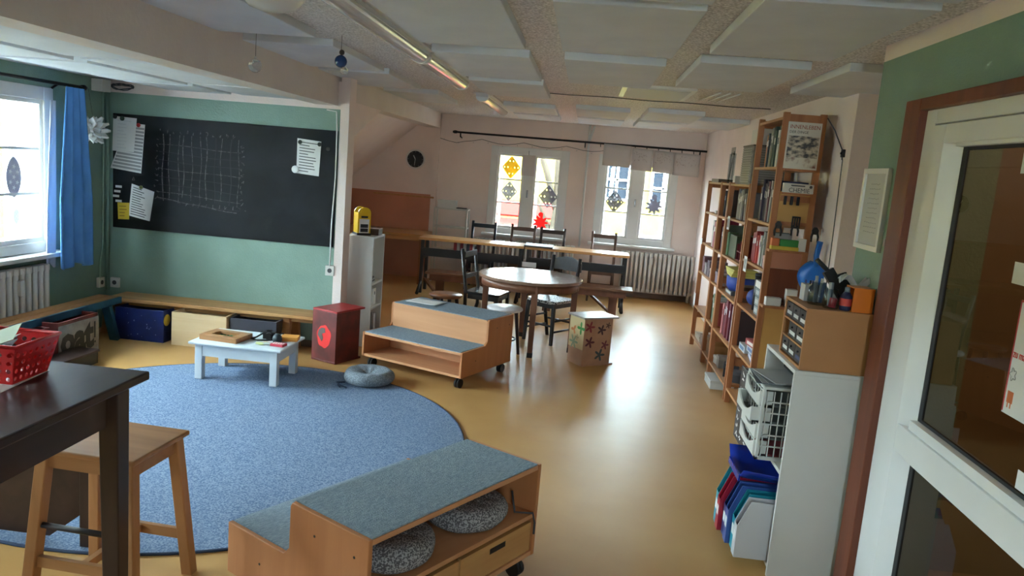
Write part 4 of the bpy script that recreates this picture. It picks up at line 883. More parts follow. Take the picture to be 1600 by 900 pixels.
# paper stars on the panes
def pane_star(label, loc, rz, s, c, kind='diamond'):
    m = paper_mat('tissue_%d_%d_%d' % c, c, 0.45) if isinstance(c, tuple) else c
    mb = MB(); n = 5
    if kind == 'diamond':
        for k in range(n+1):
            t = -s+2*s*k/n
            for a, b in (((t, -s), (t, s)), ((-s, t), (s, t))):
                r = lambda p: ((p[0]-p[1])*0.7071*0.82, 0, (p[0]+p[1])*0.7071)
                mb.bar(r(a), r(b), 0.018, 0.0012, (0, 1, 0))
        for i in range(n):
            for j in range(n):
                if (i*j+i+j) % 3 != 1:
                    x, y = -s+2*s*(i+0.5)/n, -s+2*s*(j+0.5)/n; q = s/n*0.85
                    mb.prism([((px-py)*0.7071*0.82, (px+py)*0.7071) for px, py in ((x-q, y), (x, y-q), (x+q, y), (x, y+q))], -0.0004, 0.0004, 'xz')
    elif kind == 'oval':
        mb.prism([(0.62*s*math.sin(t)*abs(math.sin(t))**0.3, s*1.2*math.cos(t)) for t in [2*PI*k/32 for k in range(32)]], -0.0005, 0.0005, 'xz')
    else:
        mb.prism([(s*(0.74+0.2*math.cos(9*t))*math.cos(t), s*(0.74+0.2*math.cos(9*t))*math.sin(t)) for t in [2*PI*k/72 for k in range(72)]], -0.0005, 0.0005, 'xz')
        mb.prism([(s*0.3*math.cos(q), s*0.95+s*0.3*math.sin(q)) for q in [2*PI*j/12 for j in range(12)]], -0.0008, 0.0, 'xz')
    o = mb.build('paper_window_star', m, None, loc, rz); tag(o, label, 'paper star', 'paper stars on the window panes')
    if kind == 'oval':
        for k in range(7):
            cx, cz = (0, 0) if k == 6 else (0.32*s*math.cos(PI*k/3+0.5), 0.62*s*math.sin(PI*k/3+0.5))
            q = MB(); q.prism([(cx+(0.17*s if j % 2 == 0 else 0.07*s)*math.cos(PI*j/5), cz+(0.17*s if j % 2 == 0 else 0.07*s)*math.sin(PI*j/5)) for j in range(10)], -0.0012, 0.0011, 'xz'); q.build('star_cutout', 'paper', o)
gp = paper_mat('backlit_paper', (140, 138, 148), 0.4)
py = KY+0.022
pane_star('yellow lattice paper star on a top pane of the window', (-1.08, py, 1.70), 0, 0.105, (222, 186, 30))
pane_star('pale lattice paper star below the yellow star', (-1.085, py, 1.36), 0, 0.095, (190, 188, 190))
pane_star('grey lattice paper star on the middle pane beside the pale one', (-0.52, py, 1.33), 0, 0.11, gp)
pane_star('red round paper flower on a bottom pane of the window', (-0.60, py, 0.95), 0, 0.12, (206, 60, 56), 'flower')
pane_star('grey lattice paper star on the window beside the bookcase, nearer the pipe', (0.43, py, 1.34), 0, 0.105, gp)
pane_star('grey blossom shaped paper star on the window beside the bookcase', (0.985, py, 1.32), 0, 0.13, gp, 'flower')
px_ = LX-0.022
pane_star('grey oval paper star with cut out stars on the pane near the curtain', (px_, 5.42, 1.34), PI/2, 0.125, gp, 'oval')
pane_star('small pale paper star on the lowest pane near the curtain', (px_, 5.44, 1.05), PI/2, 0.05, (206, 206, 208), 'oval')
o = B('drawing_sheet', thin, None, -0.93, -0.74, KY-0.03, KY-0.028, 1.60, 1.89); tag(o, 'grey paper sheet hanging before the middle post of the starry window', 'paper')
MB().tube([(-0.84, KY-0.03, 1.89), (-0.84, KY-0.03, 1.95)], 0.003, 5).build('thread', 'ink', o)
# ------------------------------------------------------------------ bookcases
FX0, FX1 = 1.26, 1.54
def bookcase(label, y0, y1, h, shelves, near_posts=True):
    R = thing('bookcase', label, 'bookcase', (0, 0, 0), 0, 'pine bookcases'); t = 0.03
    for y in (y0, y1-t):
        for x in (FX0, FX1-0.042): B('post', 'pine', R, x, x+0.042, y, y+t, 0, h, bevel=0.003)
        for z in (0.30, h*0.5-0.03, h-0.065): B('rung', 'pine', R, FX0+0.042, FX1-0.042, y+0.006, y+t-0.006, z, z+0.055)
    for z in shelves: B('shelf_board', 'piney', R, FX0+0.004, FX1-0.004, y0+t+0.001, y1-t-0.001, z-0.018, z)
    return R
bookcase('tall pine bookcase section with tools hung on its end', 5.385, 6.15, 2.22, [0.12, 0.47, 0.81, 1.16, 1.475, 1.86, 2.19])
bookcase('lower pine bookcase section next to the tall one', 6.19, 7.045, 1.735, [0.12, 0.43, 0.79, 1.10, 1.43, 1.725])
bookcase('narrow pine bookcase section in the middle of the row', 7.05, 7.46, 1.735, [0.12, 0.43, 0.80, 1.10, 1.42, 1.725])
bookcase('pine bookcase section at the window end of the row', 7.465, 8.26, 1.735, [0.12, 0.43, 0.80, 1.10, 1.42, 1.725])
CN = {}
def cname(c):
    r, g, b = c; mx, mn = max(c), min(c)
    if mx-mn < 26: return 'black' if mx < 60 else 'dark grey' if mx < 110 else 'grey' if mx < 175 else 'white'
    if r == mx: return ('maroon' if mx < 130 else 'red') if g < r*0.5 and b < r*0.62 else 'pink' if b > g else ('brown' if mx < 150 else 'orange') if g < r*0.75 else 'yellow'
    if g == mx: return 'dark green' if mx < 110 else 'green'
    return 'navy' if mx < 100 else 'blue' if g < b*0.95 or True else 'teal'
bookid = [0]
def books(y0, z, cols, where, group, hmax=0.26, tw=(0.018, 0.038), depth=0.2, x0=1.285, lean_at=(), ymax=None):
    y = y0; n = 0; seen = {}
    for c in cols:
        w = random.uniform(*tw); h = random.uniform(0.8, 1.0)*hmax; d = depth*random.uniform(0.85, 1.0)
        if ymax and y+w > ymax: break
        mb = MB(); cov = 0.0022
        mb.box(0, d, 0, cov, 0, h); mb.box(0, d, w-cov, w, 0, h); mb.box(0, cov, cov, w-cov, 0, h)
        mb.mi = 1; mb.box(cov, d-0.004, cov, w-cov, 0.003, h-0.003)
        o = mb.build('book', pm(*c), None, (x0+random.uniform(0, 0.02), y, z+0.001), extra=('paper',))
        if n in lean_at: o.rotation_euler = (-0.22, 0, 0); o.location.z += w*0.22; y += 0.24*h
        if h > 0.15:
            B('spine_label', 'paper' if sum(c) < 430 else 'ink', o, -0.0006, 0.0, w*0.25, w*0.75, h*0.62, h*0.8)
        nm = cname(c); n += 1
        tag(o, '%s book, %s from the door, %s' % (nm, ORD[n-1], where), 'book', group)
        y += w+0.002
    return y
dk = (34, 36, 58)
books(5.43, 1.86, [(86, 30, 30), (180, 176, 168), (60, 62, 60), (196, 196, 190), (52, 70, 62), (150, 160, 150), (70, 92, 84), (62, 84, 78), (120, 122, 112), (176, 178, 172), (58, 66, 64), (188, 112, 58)], 'tall bookcase top shelf', 'books in the tall bookcase', 0.29, (0.03, 0.055), ymax=6.10)
books(5.43, 1.475, [(40, 50, 92), (46, 58, 104), (190, 188, 184), (60, 58, 60), (176, 172, 168), (90, 40, 56), (196, 194, 190), (70, 62, 80), (48, 44, 66), (44, 40, 62), (52, 46, 70), (36, 34, 52)], 'second tall bookcase shelf', 'books in the tall bookcase', 0.30, (0.03, 0.055), ymax=6.10)
books(5.60, 1.16, [(150, 150, 146), (56, 74, 66), (190, 188, 180), (84, 104, 84), (176, 60, 50), (168, 46, 42), (186, 66, 54), (150, 38, 40), (120, 34, 36), (134, 40, 40)], 'third tall bookcase shelf', 'books in the tall bookcase', 0.25, (0.022, 0.05), ymax=6.10)
books(5.42, 0.81, [(206, 96, 80), (176, 46, 44), (168, 40, 42)], 'fourth tall bookcase shelf', 'books in the tall bookcase', 0.24, (0.022, 0.03))
books(5.43, 0.12, [(190, 186, 178), (60, 66, 80), (186, 186, 182), (70, 74, 84), (196, 194, 188), (52, 76, 90), (40, 66, 96), (52, 60, 76), (180, 178, 172), (60, 70, 90), (44, 60, 60)], 'lowest tall bookcase shelf', 'books in the tall bookcase', 0.27, (0.025, 0.05), ymax=6.10)
books(6.42, 1.43, [(120, 120, 124), (108, 108, 112), (140, 140, 142), (96, 96, 102), (112, 112, 118), (128, 128, 130)], 'upper shelf of the next bookcase', 'grey binders in the lower bookcase', 0.27, (0.035, 0.06), lean_at=(0,), ymax=7.0)
books(6.24, 0.43, [(70, 66, 76), (150, 160, 186), (92, 34, 48), (186, 184, 186), (110, 38, 52), (100, 34, 50), (176, 172, 176), (120, 40, 52), (190, 60, 78), (104, 34, 46), (86, 30, 40), (206, 130, 130)], 'fifth shelf of the next bookcase', 'tall books in the lower bookcase', 0.33, (0.03, 0.06), ymax=7.0)
books(7.09, 1.42, [(112, 112, 118), (150, 148, 148), (84, 84, 92), (128, 126, 128), (96, 94, 100), (70, 66, 72)], 'upper shelf of the narrow bookcase', 'books in the narrow bookcase', 0.27, (0.035, 0.055), ymax=7.42)
books(7.09, 1.10, [(128, 146, 132), (110, 128, 120), (66, 66, 74), (60, 58, 64), (90, 92, 96)], 'second shelf of the narrow bookcase', 'books in the narrow bookcase', 0.27, (0.04, 0.06), ymax=7.42)
books(7.09, 0.43, [(206, 120, 128), (160, 164, 156), (176, 180, 172), (90, 110, 84), (120, 134, 110)], 'fourth shelf of the narrow bookcase', 'books in the narrow bookcase', 0.27, (0.04, 0.06), ymax=7.42)
books(7.50, 1.10, [(150, 52, 80), (160, 56, 86), (146, 48, 78), (176, 168, 164)], 'second window end bookcase shelf', 'books in the window end bookcase', 0.29, (0.06, 0.09), ymax=8.2)
books(7.50, 0.43, [(96, 116, 92), (176, 178, 170), (84, 104, 80), (160, 150, 130)], 'fourth window end bookcase shelf', 'books in the window end bookcase', 0.22, (0.04, 0.06), ymax=8.2)

def carton(name, label, cat, x, y, z, sx, sy, sz, c, rz=0.0, lid=None, stripe=None):
    R = thing(name, label, cat, (x, y, z+0.0008), rz)
    B('body', pm(*c), R, -sx/2, sx/2, -sy/2, sy/2, 0, sz, bevel=0.002)
    if lid: B('lid', pm(*lid), R, -sx/2-0.003, sx/2+0.003, -sy/2-0.003, sy/2+0.003, sz*0.72, sz+0.003, bevel=0.002)
    if stripe: B('print', pm(*stripe), R, -sx/2-0.001, -sx/2, -sy*0.36, sy*0.36, sz*0.25, sz*0.75)
    return R
carton('pink_box', 'pink patterned box at the door end of the third shelf', 'box', 1.36, 5.48, 1.16, 0.16, 0.11, 0.085, (206, 170, 166), lid=(196, 156, 152))
for k in range(3): carton('grey_box', ['lowest', 'middle', 'top'][k]+' of the stacked grey boxes on the fourth tall shelf', 'box', 1.375, 5.62+0.004*k, 0.81+0.064*k, 0.16, 0.13, 0.06, [(128, 134, 132), (146, 150, 146), (120, 128, 126)][k], stripe=(186, 186, 180))
carton('white_carton', 'white carton on top of the stacked grey boxes', 'box', 1.37, 5.62, 1.004, 0.16, 0.16, 0.05, (214, 208, 200))
carton('white_carton', 'white carton with a dark mark beside the stacked grey boxes', 'box', 1.40, 5.47, 1.06, 0.1, 0.1, 0.075, (216, 212, 204)) if False else None
o = MB().cyl((1.35, 5.83, 0.811), (1.35, 5.83, 1.06), 0.038, seg=18).build('black_tube', 'black'); tag(o, 'black cylinder container on the fourth tall shelf', 'container'); MB().cyl((1.35, 5.83, 1.0605), (1.35, 5.83, 1.085), 0.04, seg=18).build('lid', 'rubber', o)
o = MB().ball((1.37, 6.01, 0.878), 0.066, 18).build('blue_ball', pm(40, 62, 130)); tag(o, 'dark blue ball on the fourth tall shelf', 'ball')
for k, (yy, c, st) in enumerate(((5.52, (96, 116, 150), (206, 206, 206)), (5.54, (186, 190, 194), (90, 110, 150)), (5.50, (150, 60, 60), (220, 210, 200)))): carton('game_box', ['lowest', 'middle', 'topmost'][k]+' of the game boxes stacked on the fifth tall shelf', 'game box', 1.40, 5.62+0.01*k, 0.47+0.046*k, 0.20, 0.27, 0.045, c, rz=0.12*(k-1), stripe=st)
carton('game_box', 'flat white game box leaning beyond the game box stack', 'game box', 1.40, 5.93, 0.47, 0.2, 0.2, 0.05, (186, 192, 196), stripe=(90, 120, 150))
o = carton('orange_box', 'orange box at the back of the fifth tall shelf', 'box', 1.46, 5.96, 0.525, 0.10, 0.14, 0.08, (206, 120, 50))
for k, (y, z, l) in enumerate(((6.02, 1.10, 'third'), (6.62, 1.39, 'second'))):
    pass
for k, (y, z) in enumerate(((6.86, 1.33), (5.98, 1.075))):
    o = B('shelf_label', 'paper', None, 0, 0.002, -0.05, 0.05, 0, 0.115, loc=(1.256, y, z)); tag(o, ['white label card hanging from the lower bookcase shelf above the red rack', 'white label card hanging from the third tall shelf'][k], 'label')
    for j in range(3): B('writing', 'ink', o, -0.0006, 0, -0.035+0.028*j, -0.022+0.028*j, 0.02, 0.095)
# lower section contents
R = thing('cube_rack', 'dark red compartment rack with green front on the third lower shelf', 'rack', (1.30, 6.23, 1.1008))
for k in range(4): B('divider', pm(112, 30, 38), R, 0, 0.16, 0.115*k, 0.115*k+0.008, 0, 0.22-0.028*k)
for k in range(2): B('tier', pm(126, 36, 44), R, 0.0, 0.16, 0.008, 0.345, 0.07*k+0.0, 0.07*k+0.008)
B('back', pm(112, 30, 38), R, 0.16, 0.168, 0, 0.353, 0, 0.22)
R = carton('green_folder', 'dark green file box behind the red compartment rack', 'file box', 1.40, 6.78, 1.10, 0.2, 0.30, 0.19, (66, 84, 58)); carton('tea_box', 'small green carton leaning beside the compartment rack', 'box', 1.33, 6.97, 1.10, 0.08, 0.07, 0.20, (88, 120, 84))
for k in range(5): o = B('paper_pad', pm(*((196, 186, 96), (186, 176, 90))[k % 2]), None, -0.10, 0.10, -0.15, 0.15, 0, 0.012, loc=(1.39, 6.72, 0.951+0.0128*k), rz=0.03*(k-2)); tag(o, ORD[k]+' from below of the yellow pads lying on the blue tub', 'paper pad', 'yellow paper pads')
o = MB().lathe([(0, 0), (0.10, 0), (0.125, 0.03), (0.13, 0.12), (0.122, 0.125), (0.118, 0.04), (0, 0.02)], seg=28).build('tub', pm(36, 64, 150), None, (1.405, 6.72, 0.826)); tag(o, 'round blue plastic tub on the fourth lower shelf', 'tub')
carton('grey_basket', 'small grey basket under the blue tub', 'basket', 1.40, 6.72, 0.79, 0.2, 0.26, 0.034, (120, 118, 116), stripe=(190, 188, 184))
carton('box', 'small brown box at the door end of the fourth lower shelf', 'box', 1.39, 6.36, 0.79, 0.15, 0.16, 0.12, (110, 84, 64), lid=(96, 72, 54))
for k, (y, c, s, l) in enumerate(((6.34, (60, 60, 64), 0.09, 'dark grey'), (6.50, (36, 36, 40), 0.11, 'black'), (6.80, (120, 110, 100), 0.10, 'brown'), (6.93, (170, 160, 150), 0.07, 'beige'))): carton('toy_block', l+' small toy piece on the lowest shelf next to the tall bookcase', 'toy', 1.36, y, 0.12, 0.12, 0.10, s, c, lid=tuple(min(255, v+16) for v in c), rz=0.2*k-0.4)
o = MB().lathe([(0, 0), (0.04, 0), (0.05, 0.05), (0.045, 0.12), (0.03, 0.15), (0, 0.155)], seg=20).build('doll_figure', pm(190, 170, 150), None, (1.45, 6.60, 0.121)); tag(o, 'cream stuffed figure sitting among the toys on the lowest shelf', 'toy'); MB().ball((0, 0, 0.19), 0.05, 12).build('head', pm(176, 150, 128), o)
carton('white_case', 'flat white box on the floor under the lower bookcase section', 'box', 1.30, 6.62, 0.0, 0.2, 0.3, 0.07, (206, 204, 200), lid=(196, 194, 190))
# narrow and window end sections
for k, (y, z, c, l) in enumerate(((7.17, 0.80, (206, 196, 186), 'cream'), (7.32, 0.80, (150, 134, 140), 'mauve'), (7.18, 0.12, (170, 130, 80), 'tan'), (7.33, 0.12, (128, 96, 66), 'brown'))): carton('small_box', l+' box in the narrow bookcase section', 'box', 1.37, y, z, 0.16, 0.12, 0.10 if z > 0.5 else 0.16, c, lid=tuple(max(0, v-14) for v in c))
for k, (y, z, sy, sz, c, l) in enumerate(((7.60, 0.80, 0.14, 0.09, (196, 190, 190), 'white'), (7.78, 0.80, 0.13, 0.15, (104, 86, 92), 'plum'), (7.95, 0.80, 0.12, 0.11, (150, 140, 142), 'grey'), (8.11, 0.80, 0.12, 0.16, (120, 84, 90), 'dusty red'), (7.66, 0.665, 0.26, 0.07, (140, 104, 70), 'brown'), (7.95, 0.12, 0.3, 0.05, (206, 190, 170), 'cream'), (7.65, 0.12, 0.2, 0.10, (170, 140, 120), 'tan'))):
    if z == 0.665: z = 0.12; y = 7.65; sz = 0.05; continue
    carton('small_box', l+(' box on the third shelf of the window end bookcase' if z > 0.5 else ' box at the bottom of the window end bookcase'), 'box', 1.37, y, z, 0.17, sy, sz, c, lid=tuple(max(0, v-14) for v in c))
o = MB().lathe([(0, 0), (0.03, 0), (0.035, 0.09), (0.031, 0.09), (0.027, 0.006), (0, 0.006)], seg=18).build('cup', 'wlam', None, (1.33, 7.62, 1.4208)); tag(o, 'white cup on the upper shelf of the window end bookcase', 'cup')
carton('small_box', 'tiny white box beside the cup on the upper window end shelf', 'box', 1.33, 7.86, 1.42, 0.06, 0.08, 0.03, (216, 214, 210))
for k in range(2):
    o = B('sign_card', 'paper', None, 0, 0.003, -0.05, 0.05, 0, 0.13 if k else 0.06, loc=(1.252, 8.22, 0.43 if k else 1.08)); tag(o, ['white clip card on the outer post of the window end bookcase', 'pale card lower on the outer post of the window end bookcase'][k], 'card')
R = thing('louvre_box', 'grey box with a slatted front on top of the lower bookcase', 'box', (1.40, 6.46, 1.7258))
B('body', pm(132, 128, 122), R, -0.13, 0.13, -0.20, 0.20, 0, 0.30, bevel=0.003); B('lid', pm(100, 94, 88), R, -0.135, 0.135, -0.205, 0.205, 0.30, 0.312)
for k in range(15):
    B('slat', pm(160, 156, 150), R, -0.138, -0.13, -0.18, 0.18, 0.018+0.0185*k, 0.028+0.0185*k); B('slat', pm(160, 156, 150), R, -0.115, 0.115, -0.207, -0.20, 0.018+0.0185*k, 0.028+0.0185*k)
carton('white_box', 'white carton on top of the slatted grey box', 'box', 1.42, 6.50, 2.0385, 0.2, 0.3, 0.13, (218, 212, 204))
R = thing('acrylic_frame', 'clear acrylic frame standing on the window end bookcase', 'frame', (1.36, 7.55, 1.7258))
for y in (0, 0.22): B('upright', 'clear', R, 0, 0.02, y, y+0.02, 0, 0.28)
B('plate', 'clear', R, 0.008, 0.012, 0.02, 0.22, 0.02, 0.34); B('base', 'clear', R, -0.05, 0.09, 0, 0.24, 0, 0.006); MB().bar((0.01, 0.06, 0.30), (0.01, 0.21, 0.02), 0.012, 0.012).build('strut', 'clear', R)
carton('small_box', 'small dark tray on top of the window end bookcase', 'tray', 1.38, 7.98, 1.725, 0.2, 0.42, 0.035, (110, 92, 78))
carton('small_box', 'little white gadget on top of the narrow bookcase section', 'gadget', 1.36, 7.20, 1.725, 0.08, 0.10, 0.07, (206, 202, 196))

# end of the tall bookcase: boards, face-out book, boxes, pot clips
ye = 5.385
R = thing('end_board', 'tan plywood board on the end of the tall bookcase', 'board', (0, 0, 0)); B('board', mat('plywood', (196, 150, 84), 0.5, (186, 138, 74), scale=3), R, 1.302, 1.498, ye+0.0, ye+0.0055, 1.50, 1.70); B('edge', 'pine', R, 1.302, 1.498, ye-0.004, ye+0.0055, 1.475, 1.50)
R = thing('end_board', 'brown board below the green boxes on the bookcase end', 'board', (0, 0, 0)); B('board', 'panelbrown', R, 1.302, 1.498, ye+0.0, ye+0.0055, 1.18, 1.298)
for z in (1.855, 1.695, 1.30): pass
R = thing('end_board', 'tan board low on the end of the tall bookcase', 'board', (0, 0, 0)); B('board', MATS['plywood'], R, 1.302, 1.498, ye+0.0, ye+0.0055, 0.36, 0.912); B('edge', 'pine', R, 1.302, 1.498, ye-0.004, ye+0.0055, 0.34, 0.36)
R = thing('end_board', 'dark brown board behind the white boxes on the bookcase end', 'board', (0, 0, 0)); B('board', 'brown', R, 1.302, 1.498, ye+0.0, ye+0.0055, 0.932, 1.178); B('edge', 'pine', R, 1.302, 1.498, ye-0.004, ye+0.0, 0.932, 0.95)
R = thing('end_shelf', 'narrow shelf holding the face out book on the bookcase end', 'shelf', (0, 0, 0)); B('board', 'pine', R, 1.302, 1.498, ye-0.035, ye+0.0, 1.838, 1.853)
R = thing('end_shelf', 'narrow shelf holding the white lettered box on the bookcase end', 'shelf', (0, 0, 0)); B('board', 'pine', R, 1.302, 1.498, ye-0.045, ye+0.0, 1.682, 1.695)
R = thing('end_shelf', 'narrow shelf holding green and yellow boxes on the bookcase end', 'shelf', (0, 0, 0)); B('board', 'pine', R, 1.262, 1.52, ye-0.07, ye+0.0, 1.295, 1.31)
R = thing('display_book', 'large picture book standing face out on the bookcase end', 'book', (1.40, ye-0.017, 1.8535))
B('cover', pm(206, 196, 180), R, -0.107, 0.107, -0.008, 0.008, 0, 0.305)
text('title', 'INNENLEBEN', 0.036, pm(150, 60, 44), (-0.098, -0.0085, 0.262), (PI/2, 0, 0), R, sx=0.92); text('title', 'DER DINGE', 0.024, pm(60, 52, 48), (-0.098, -0.0085, 0.232), (PI/2, 0, 0), R)
B('cover_picture', mat('cover_picture', (70, 68, 70), 0.6, (196, 178, 156), scale=26, stretch=(1, 1, 1.8), lo=0.42, hi=0.6, detail=6), R, -0.100, 0.100, -0.0092, -0.008, 0.075, 0.215); B('cover_picture', mat('cover_town', (206, 196, 178), 0.6, (120, 70, 56), scale=18, lo=0.5, hi=0.7), R, -0.100, 0.100, -0.0090, -0.008, 0.012, 0.075)
R = thing('lettered_box', 'long white box with dark lettering on the bookcase end', 'box', (1.405, ye-0.028, 1.6955)); B('body', pm(196, 188, 176), R, -0.098, 0.098, -0.017, 0.02, 0, 0.062, bevel=0.002); text('lettering', 'CHEMIE', 0.042, 'ink', (0.005, -0.0175, 0.004), (PI/2, 0, 0), R, 'CENTER', sx=0.95); B('print_bar', 'ink', R, -0.05, 0.04, -0.0178, -0.017, 0.044, 0.052); MB().cyl((0.078, -0.0178, 0.045), (0.078, -0.017, 0.045), 0.01).build('print_dot', 'ink', R)
R = thing('hook_rail', 'brown hook rail with three dark clips under the white lettered box', 'hook rail', (1.40, ye-0.004, 1.635)); B('rail', 'pine', R, -0.095, 0.098, -0.012, 0.0, 0.0, 0.04)
for k in range(3): B('clip', 'iron', R, -0.075+0.042*k, -0.057+0.042*k, -0.028, -0.012, -0.022, 0.036, bevel=0.003)
def grab(label, x, z, slots):
    R = thing('pot_clip', label, 'clip', (x, ye-0.012, z), 0, 'black clips on the bookcase end')
    for s in (-1, 1): MB().tube([(s*0.012, 0, 0.02), (s*0.022, -0.004, -0.015), (s*0.020, -0.006, -0.05)], [0.007, 0.008, 0.006], 6).build('jaw', 'black', R)
    f = MB()
    if slots:
        for k in range(4): f.box(-0.027+0.0155*k, -0.019+0.0155*k, -0.006, 0.004, 0.0, 0.075)
        f.box(-0.027, 0.0275, -0.006, 0.004, 0.07, 0.08); f.box(-0.027, 0.0275, -0.006, 0.004, 0.0, 0.01)
    else: f.prism([(-0.02, 0.0), (0.02, 0.0), (0.022, 0.03), (0.008, 0.05), (-0.008, 0.05), (-0.022, 0.03)], -0.006, 0.004, 'xz')
    f.build('grip', 'black', R)
grab('black spring clip nearest the front post of the bookcase end', 1.315, 1.45, False); grab('black slotted turner clip in the middle of the bookcase end', 1.425, 1.46, True); grab('black spring clip at the back post of the bookcase end', 1.56, 1.43, False)
carton('small_carton', 'orange square box on the bookcase end shelf', 'box', 1.30, ye-0.035, 1.31+0.026, 0.05, 0.05, 0.05, (206, 110, 60)); carton('small_carton', 'yellow flat box on the bookcase end shelf', 'box', 1.365, ye-0.035, 1.31, 0.18, 0.055, 0.025, (206, 176, 60)); carton('small_carton', 'green flat box lying on the yellow one on the bookcase end', 'box', 1.39, ye-0.035, 1.336, 0.12, 0.05, 0.045, (52, 132, 62), stripe=(120, 170, 110)); carton('small_carton', 'white carton standing at the back of the bookcase end shelf', 'box', 1.475, ye-0.035, 1.31, 0.05, 0.05, 0.085, (206, 202, 196))
R = thing('end_shelf', 'lower shelf across the bookcase end behind the dustpan', 'shelf', (0, 0, 0)); B('board', 'pine', R, 1.262, 1.56, ye-0.10, ye, 0.915, 0.93)
carton('small_carton', 'white box with dark print on the lower bookcase end shelf', 'box', 1.335, ye-0.045, 0.93, 0.10, 0.06, 0.055, (214, 208, 198), stripe=None); carton('small_carton', 'tall white carton beside the dustpan on the bookcase end', 'box', 1.45, ye-0.045, 0.93, 0.07, 0.06, 0.12, (210, 206, 200))
# dustpan
R = thing('dustpan', 'blue plastic dustpan hanging at the end of the bookcase', 'dustpan', (1.555, 5.27, 1.05), -0.1); bp_ = pm(30, 104, 190, 0.35)
mb = MB()
def pan(u, v):
    a = (u-0.5)*2; w = 0.105*math.sin(PI*(0.10+0.80*v))**0.7
    return Vector((a*w, -0.035*(1-a*a)*(0.4+0.6*v)+0.035*abs(a)**6, 0.005+0.20*v))
mb.sheet(pan, 14, 10); mb.build('pan', bp_, R, solid=0.004, rot=(0, 0.12, 0))
MB().tube([(0.01, -0.02, 0.18), (0.0, -0.028, 0.25), (0.012, -0.02, 0.345)], [0.018, 0.018, 0.02], 10).build('handle', bp_, R)
MB().tube([(0.012, -0.02, 0.34), (0.02, 0.02, 0.40), (0.03, 0.08, 0.42)], 0.003, 5).build('hanging_loop', 'paper', R)

# ------------------------------------------------------------------ white cabinet by the door with drawer box, jars, rack and folders
R = thing('open_cabinet', 'white open cabinet standing against the green wall beside the door', 'cabinet', (0, 0, 0)); t = 0.018; cx0, cx1, cy0, cy1, ch = 0.967, 1.262, 3.335, 3.86, 0.955
B('side_panel', 'wlam', R, cx0, cx1, cy0, cy0+t, 0, ch-t); B('side_panel', 'wlam', R, cx0, cx1, cy1-t, cy1, 0, ch-t); B('top_board', 'wlam', R, cx0, cx1, cy0, cy1, ch-t, ch, bevel=0.002); B('back_panel', 'wlam', R, cx1-0.008, cx1, cy0+t, cy1-t, 0, ch-t)
for z in (0.03, 0.47): B('shelf_board', 'wlam', R, cx0+0.004, cx1-0.008, cy0+t, cy1-t, z, z+t)
for y, z in ((3.0, 0),): pass
R = thing('drawer_box', 'tan wooden drawer box on top of the white cabinet', 'drawer box', (0, 0, 0)); bx0, bx1, by0, by1, bz0, bz1 = 0.985, 1.258, 3.345, 3.70, 0.956, 1.225
tan = mat('tan_board', (178, 122, 70), 0.5, (168, 112, 62), scale=3)
B('side_panel', tan, R, bx0, bx1, by0, by0+0.012, bz0, bz1); B('side_panel', tan, R, bx0, bx1, by1-0.012, by1, bz0, bz1); B('top_board', tan, R, bx0, bx1, by0+0.012, by1-0.012, bz1-0.012, bz1); B('bottom_board', tan, R, bx0, bx1, by0+0.012, by1-0.012, bz0, bz0+0.012); B('back_panel', tan, R, bx1-0.006, bx1, by0+0.012, by1-0.012, bz0+0.012, bz1-0.012)
hh = (bz1-bz0-0.024)/3
for r in range(3):
    z = bz0+0.012+hh*r
    if r: B('divider', tan, R, bx0+0.002, bx1-0.006, by0+0.012, by1-0.012, z-0.004, z+0.004)
    cols = [(0, 1), (1, 2), (2, 3)] if r != 1 else [(0, 1.15), (1.15, 2.3)]
    for k, (a, b) in enumerate(cols):
        w = (by1-by0-0.024)/3; ya = by0+0.012+a*w+0.003; yb = by0+0.012+b*w-0.003
        d = B('drawer', pm(60, 52, 48), R, bx0+0.006, bx1-0.03, ya, yb, z+0.006, z+hh-0.008)
        B('label', 'paper' if (r, k) != (0, 0) else pm(70, 80, 120), d, bx0+0.005, bx0+0.006, ya+0.012, yb-0.02, z+0.02, z+0.036); MB().ball((bx0+0.003, (ya+yb)/2, z+hh*0.65), 0.005, 8).build('knob', 'iron', d)
zt = 1.2255
o = carton('card_holder', 'small pale box holding pens on the drawer box', 'box', 1.06, 3.60, zt, 0.07, 0.07, 0.075, (196, 196, 200))
for k in range(4): MB().cyl((-0.02+0.013*k, 0.005*(-1)**k, 0.06), (-0.022+0.015*k, 0.01*(-1)**k, 0.092), 0.004, seg=6).build('pen', 'ink' if k % 2 else pm(60, 60, 120), o)
def jar(label, x, y, r, h, m, inner):
    R = thing('glass_jar', label, 'jar', (x, y, zt)); MB().lathe([(0, 0), (r*0.9, 0), (r, 0.012), (r, h*0.72), (r*0.72, h*0.9), (r*0.72, h), (r*0.68, h), (r*0.68, h*0.9), (r*0.94, h*0.7), (r*0.94, 0.014), (0, 0.006)], seg=22).build('glass', m, R)
    for k, (c, z0, z1, dx, dy) in enumerate(inner): MB().cyl((dx*0.6, dy*0.6, z0), (dx, dy, z1), 0.007 if z1-z0 > 0.06 else 0.016, seg=8).build('utensil', pm(*c), R)
jar('clear glass jar with brushes on the drawer box', 1.065, 3.50, 0.042, 0.10, 'clear', [((206, 200, 196), 0.01, 0.115, 0.015, 0.01), ((170, 170, 176), 0.01, 0.125, -0.01, 0.012), ((120, 126, 160), 0.01, 0.10, 0.02, -0.012), ((150, 150, 150), 0.01, 0.105, -0.02, -0.01)])
jar('clear jar with a red item in front of the brush jar', 1.10, 3.42, 0.034, 0.085, 'clear', [((200, 60, 70), 0.006, 0.045, 0.008, -0.006), ((206, 200, 196), 0.01, 0.11, -0.01, 0.01), ((130, 130, 136), 0.01, 0.11, 0.0, 0.012)])
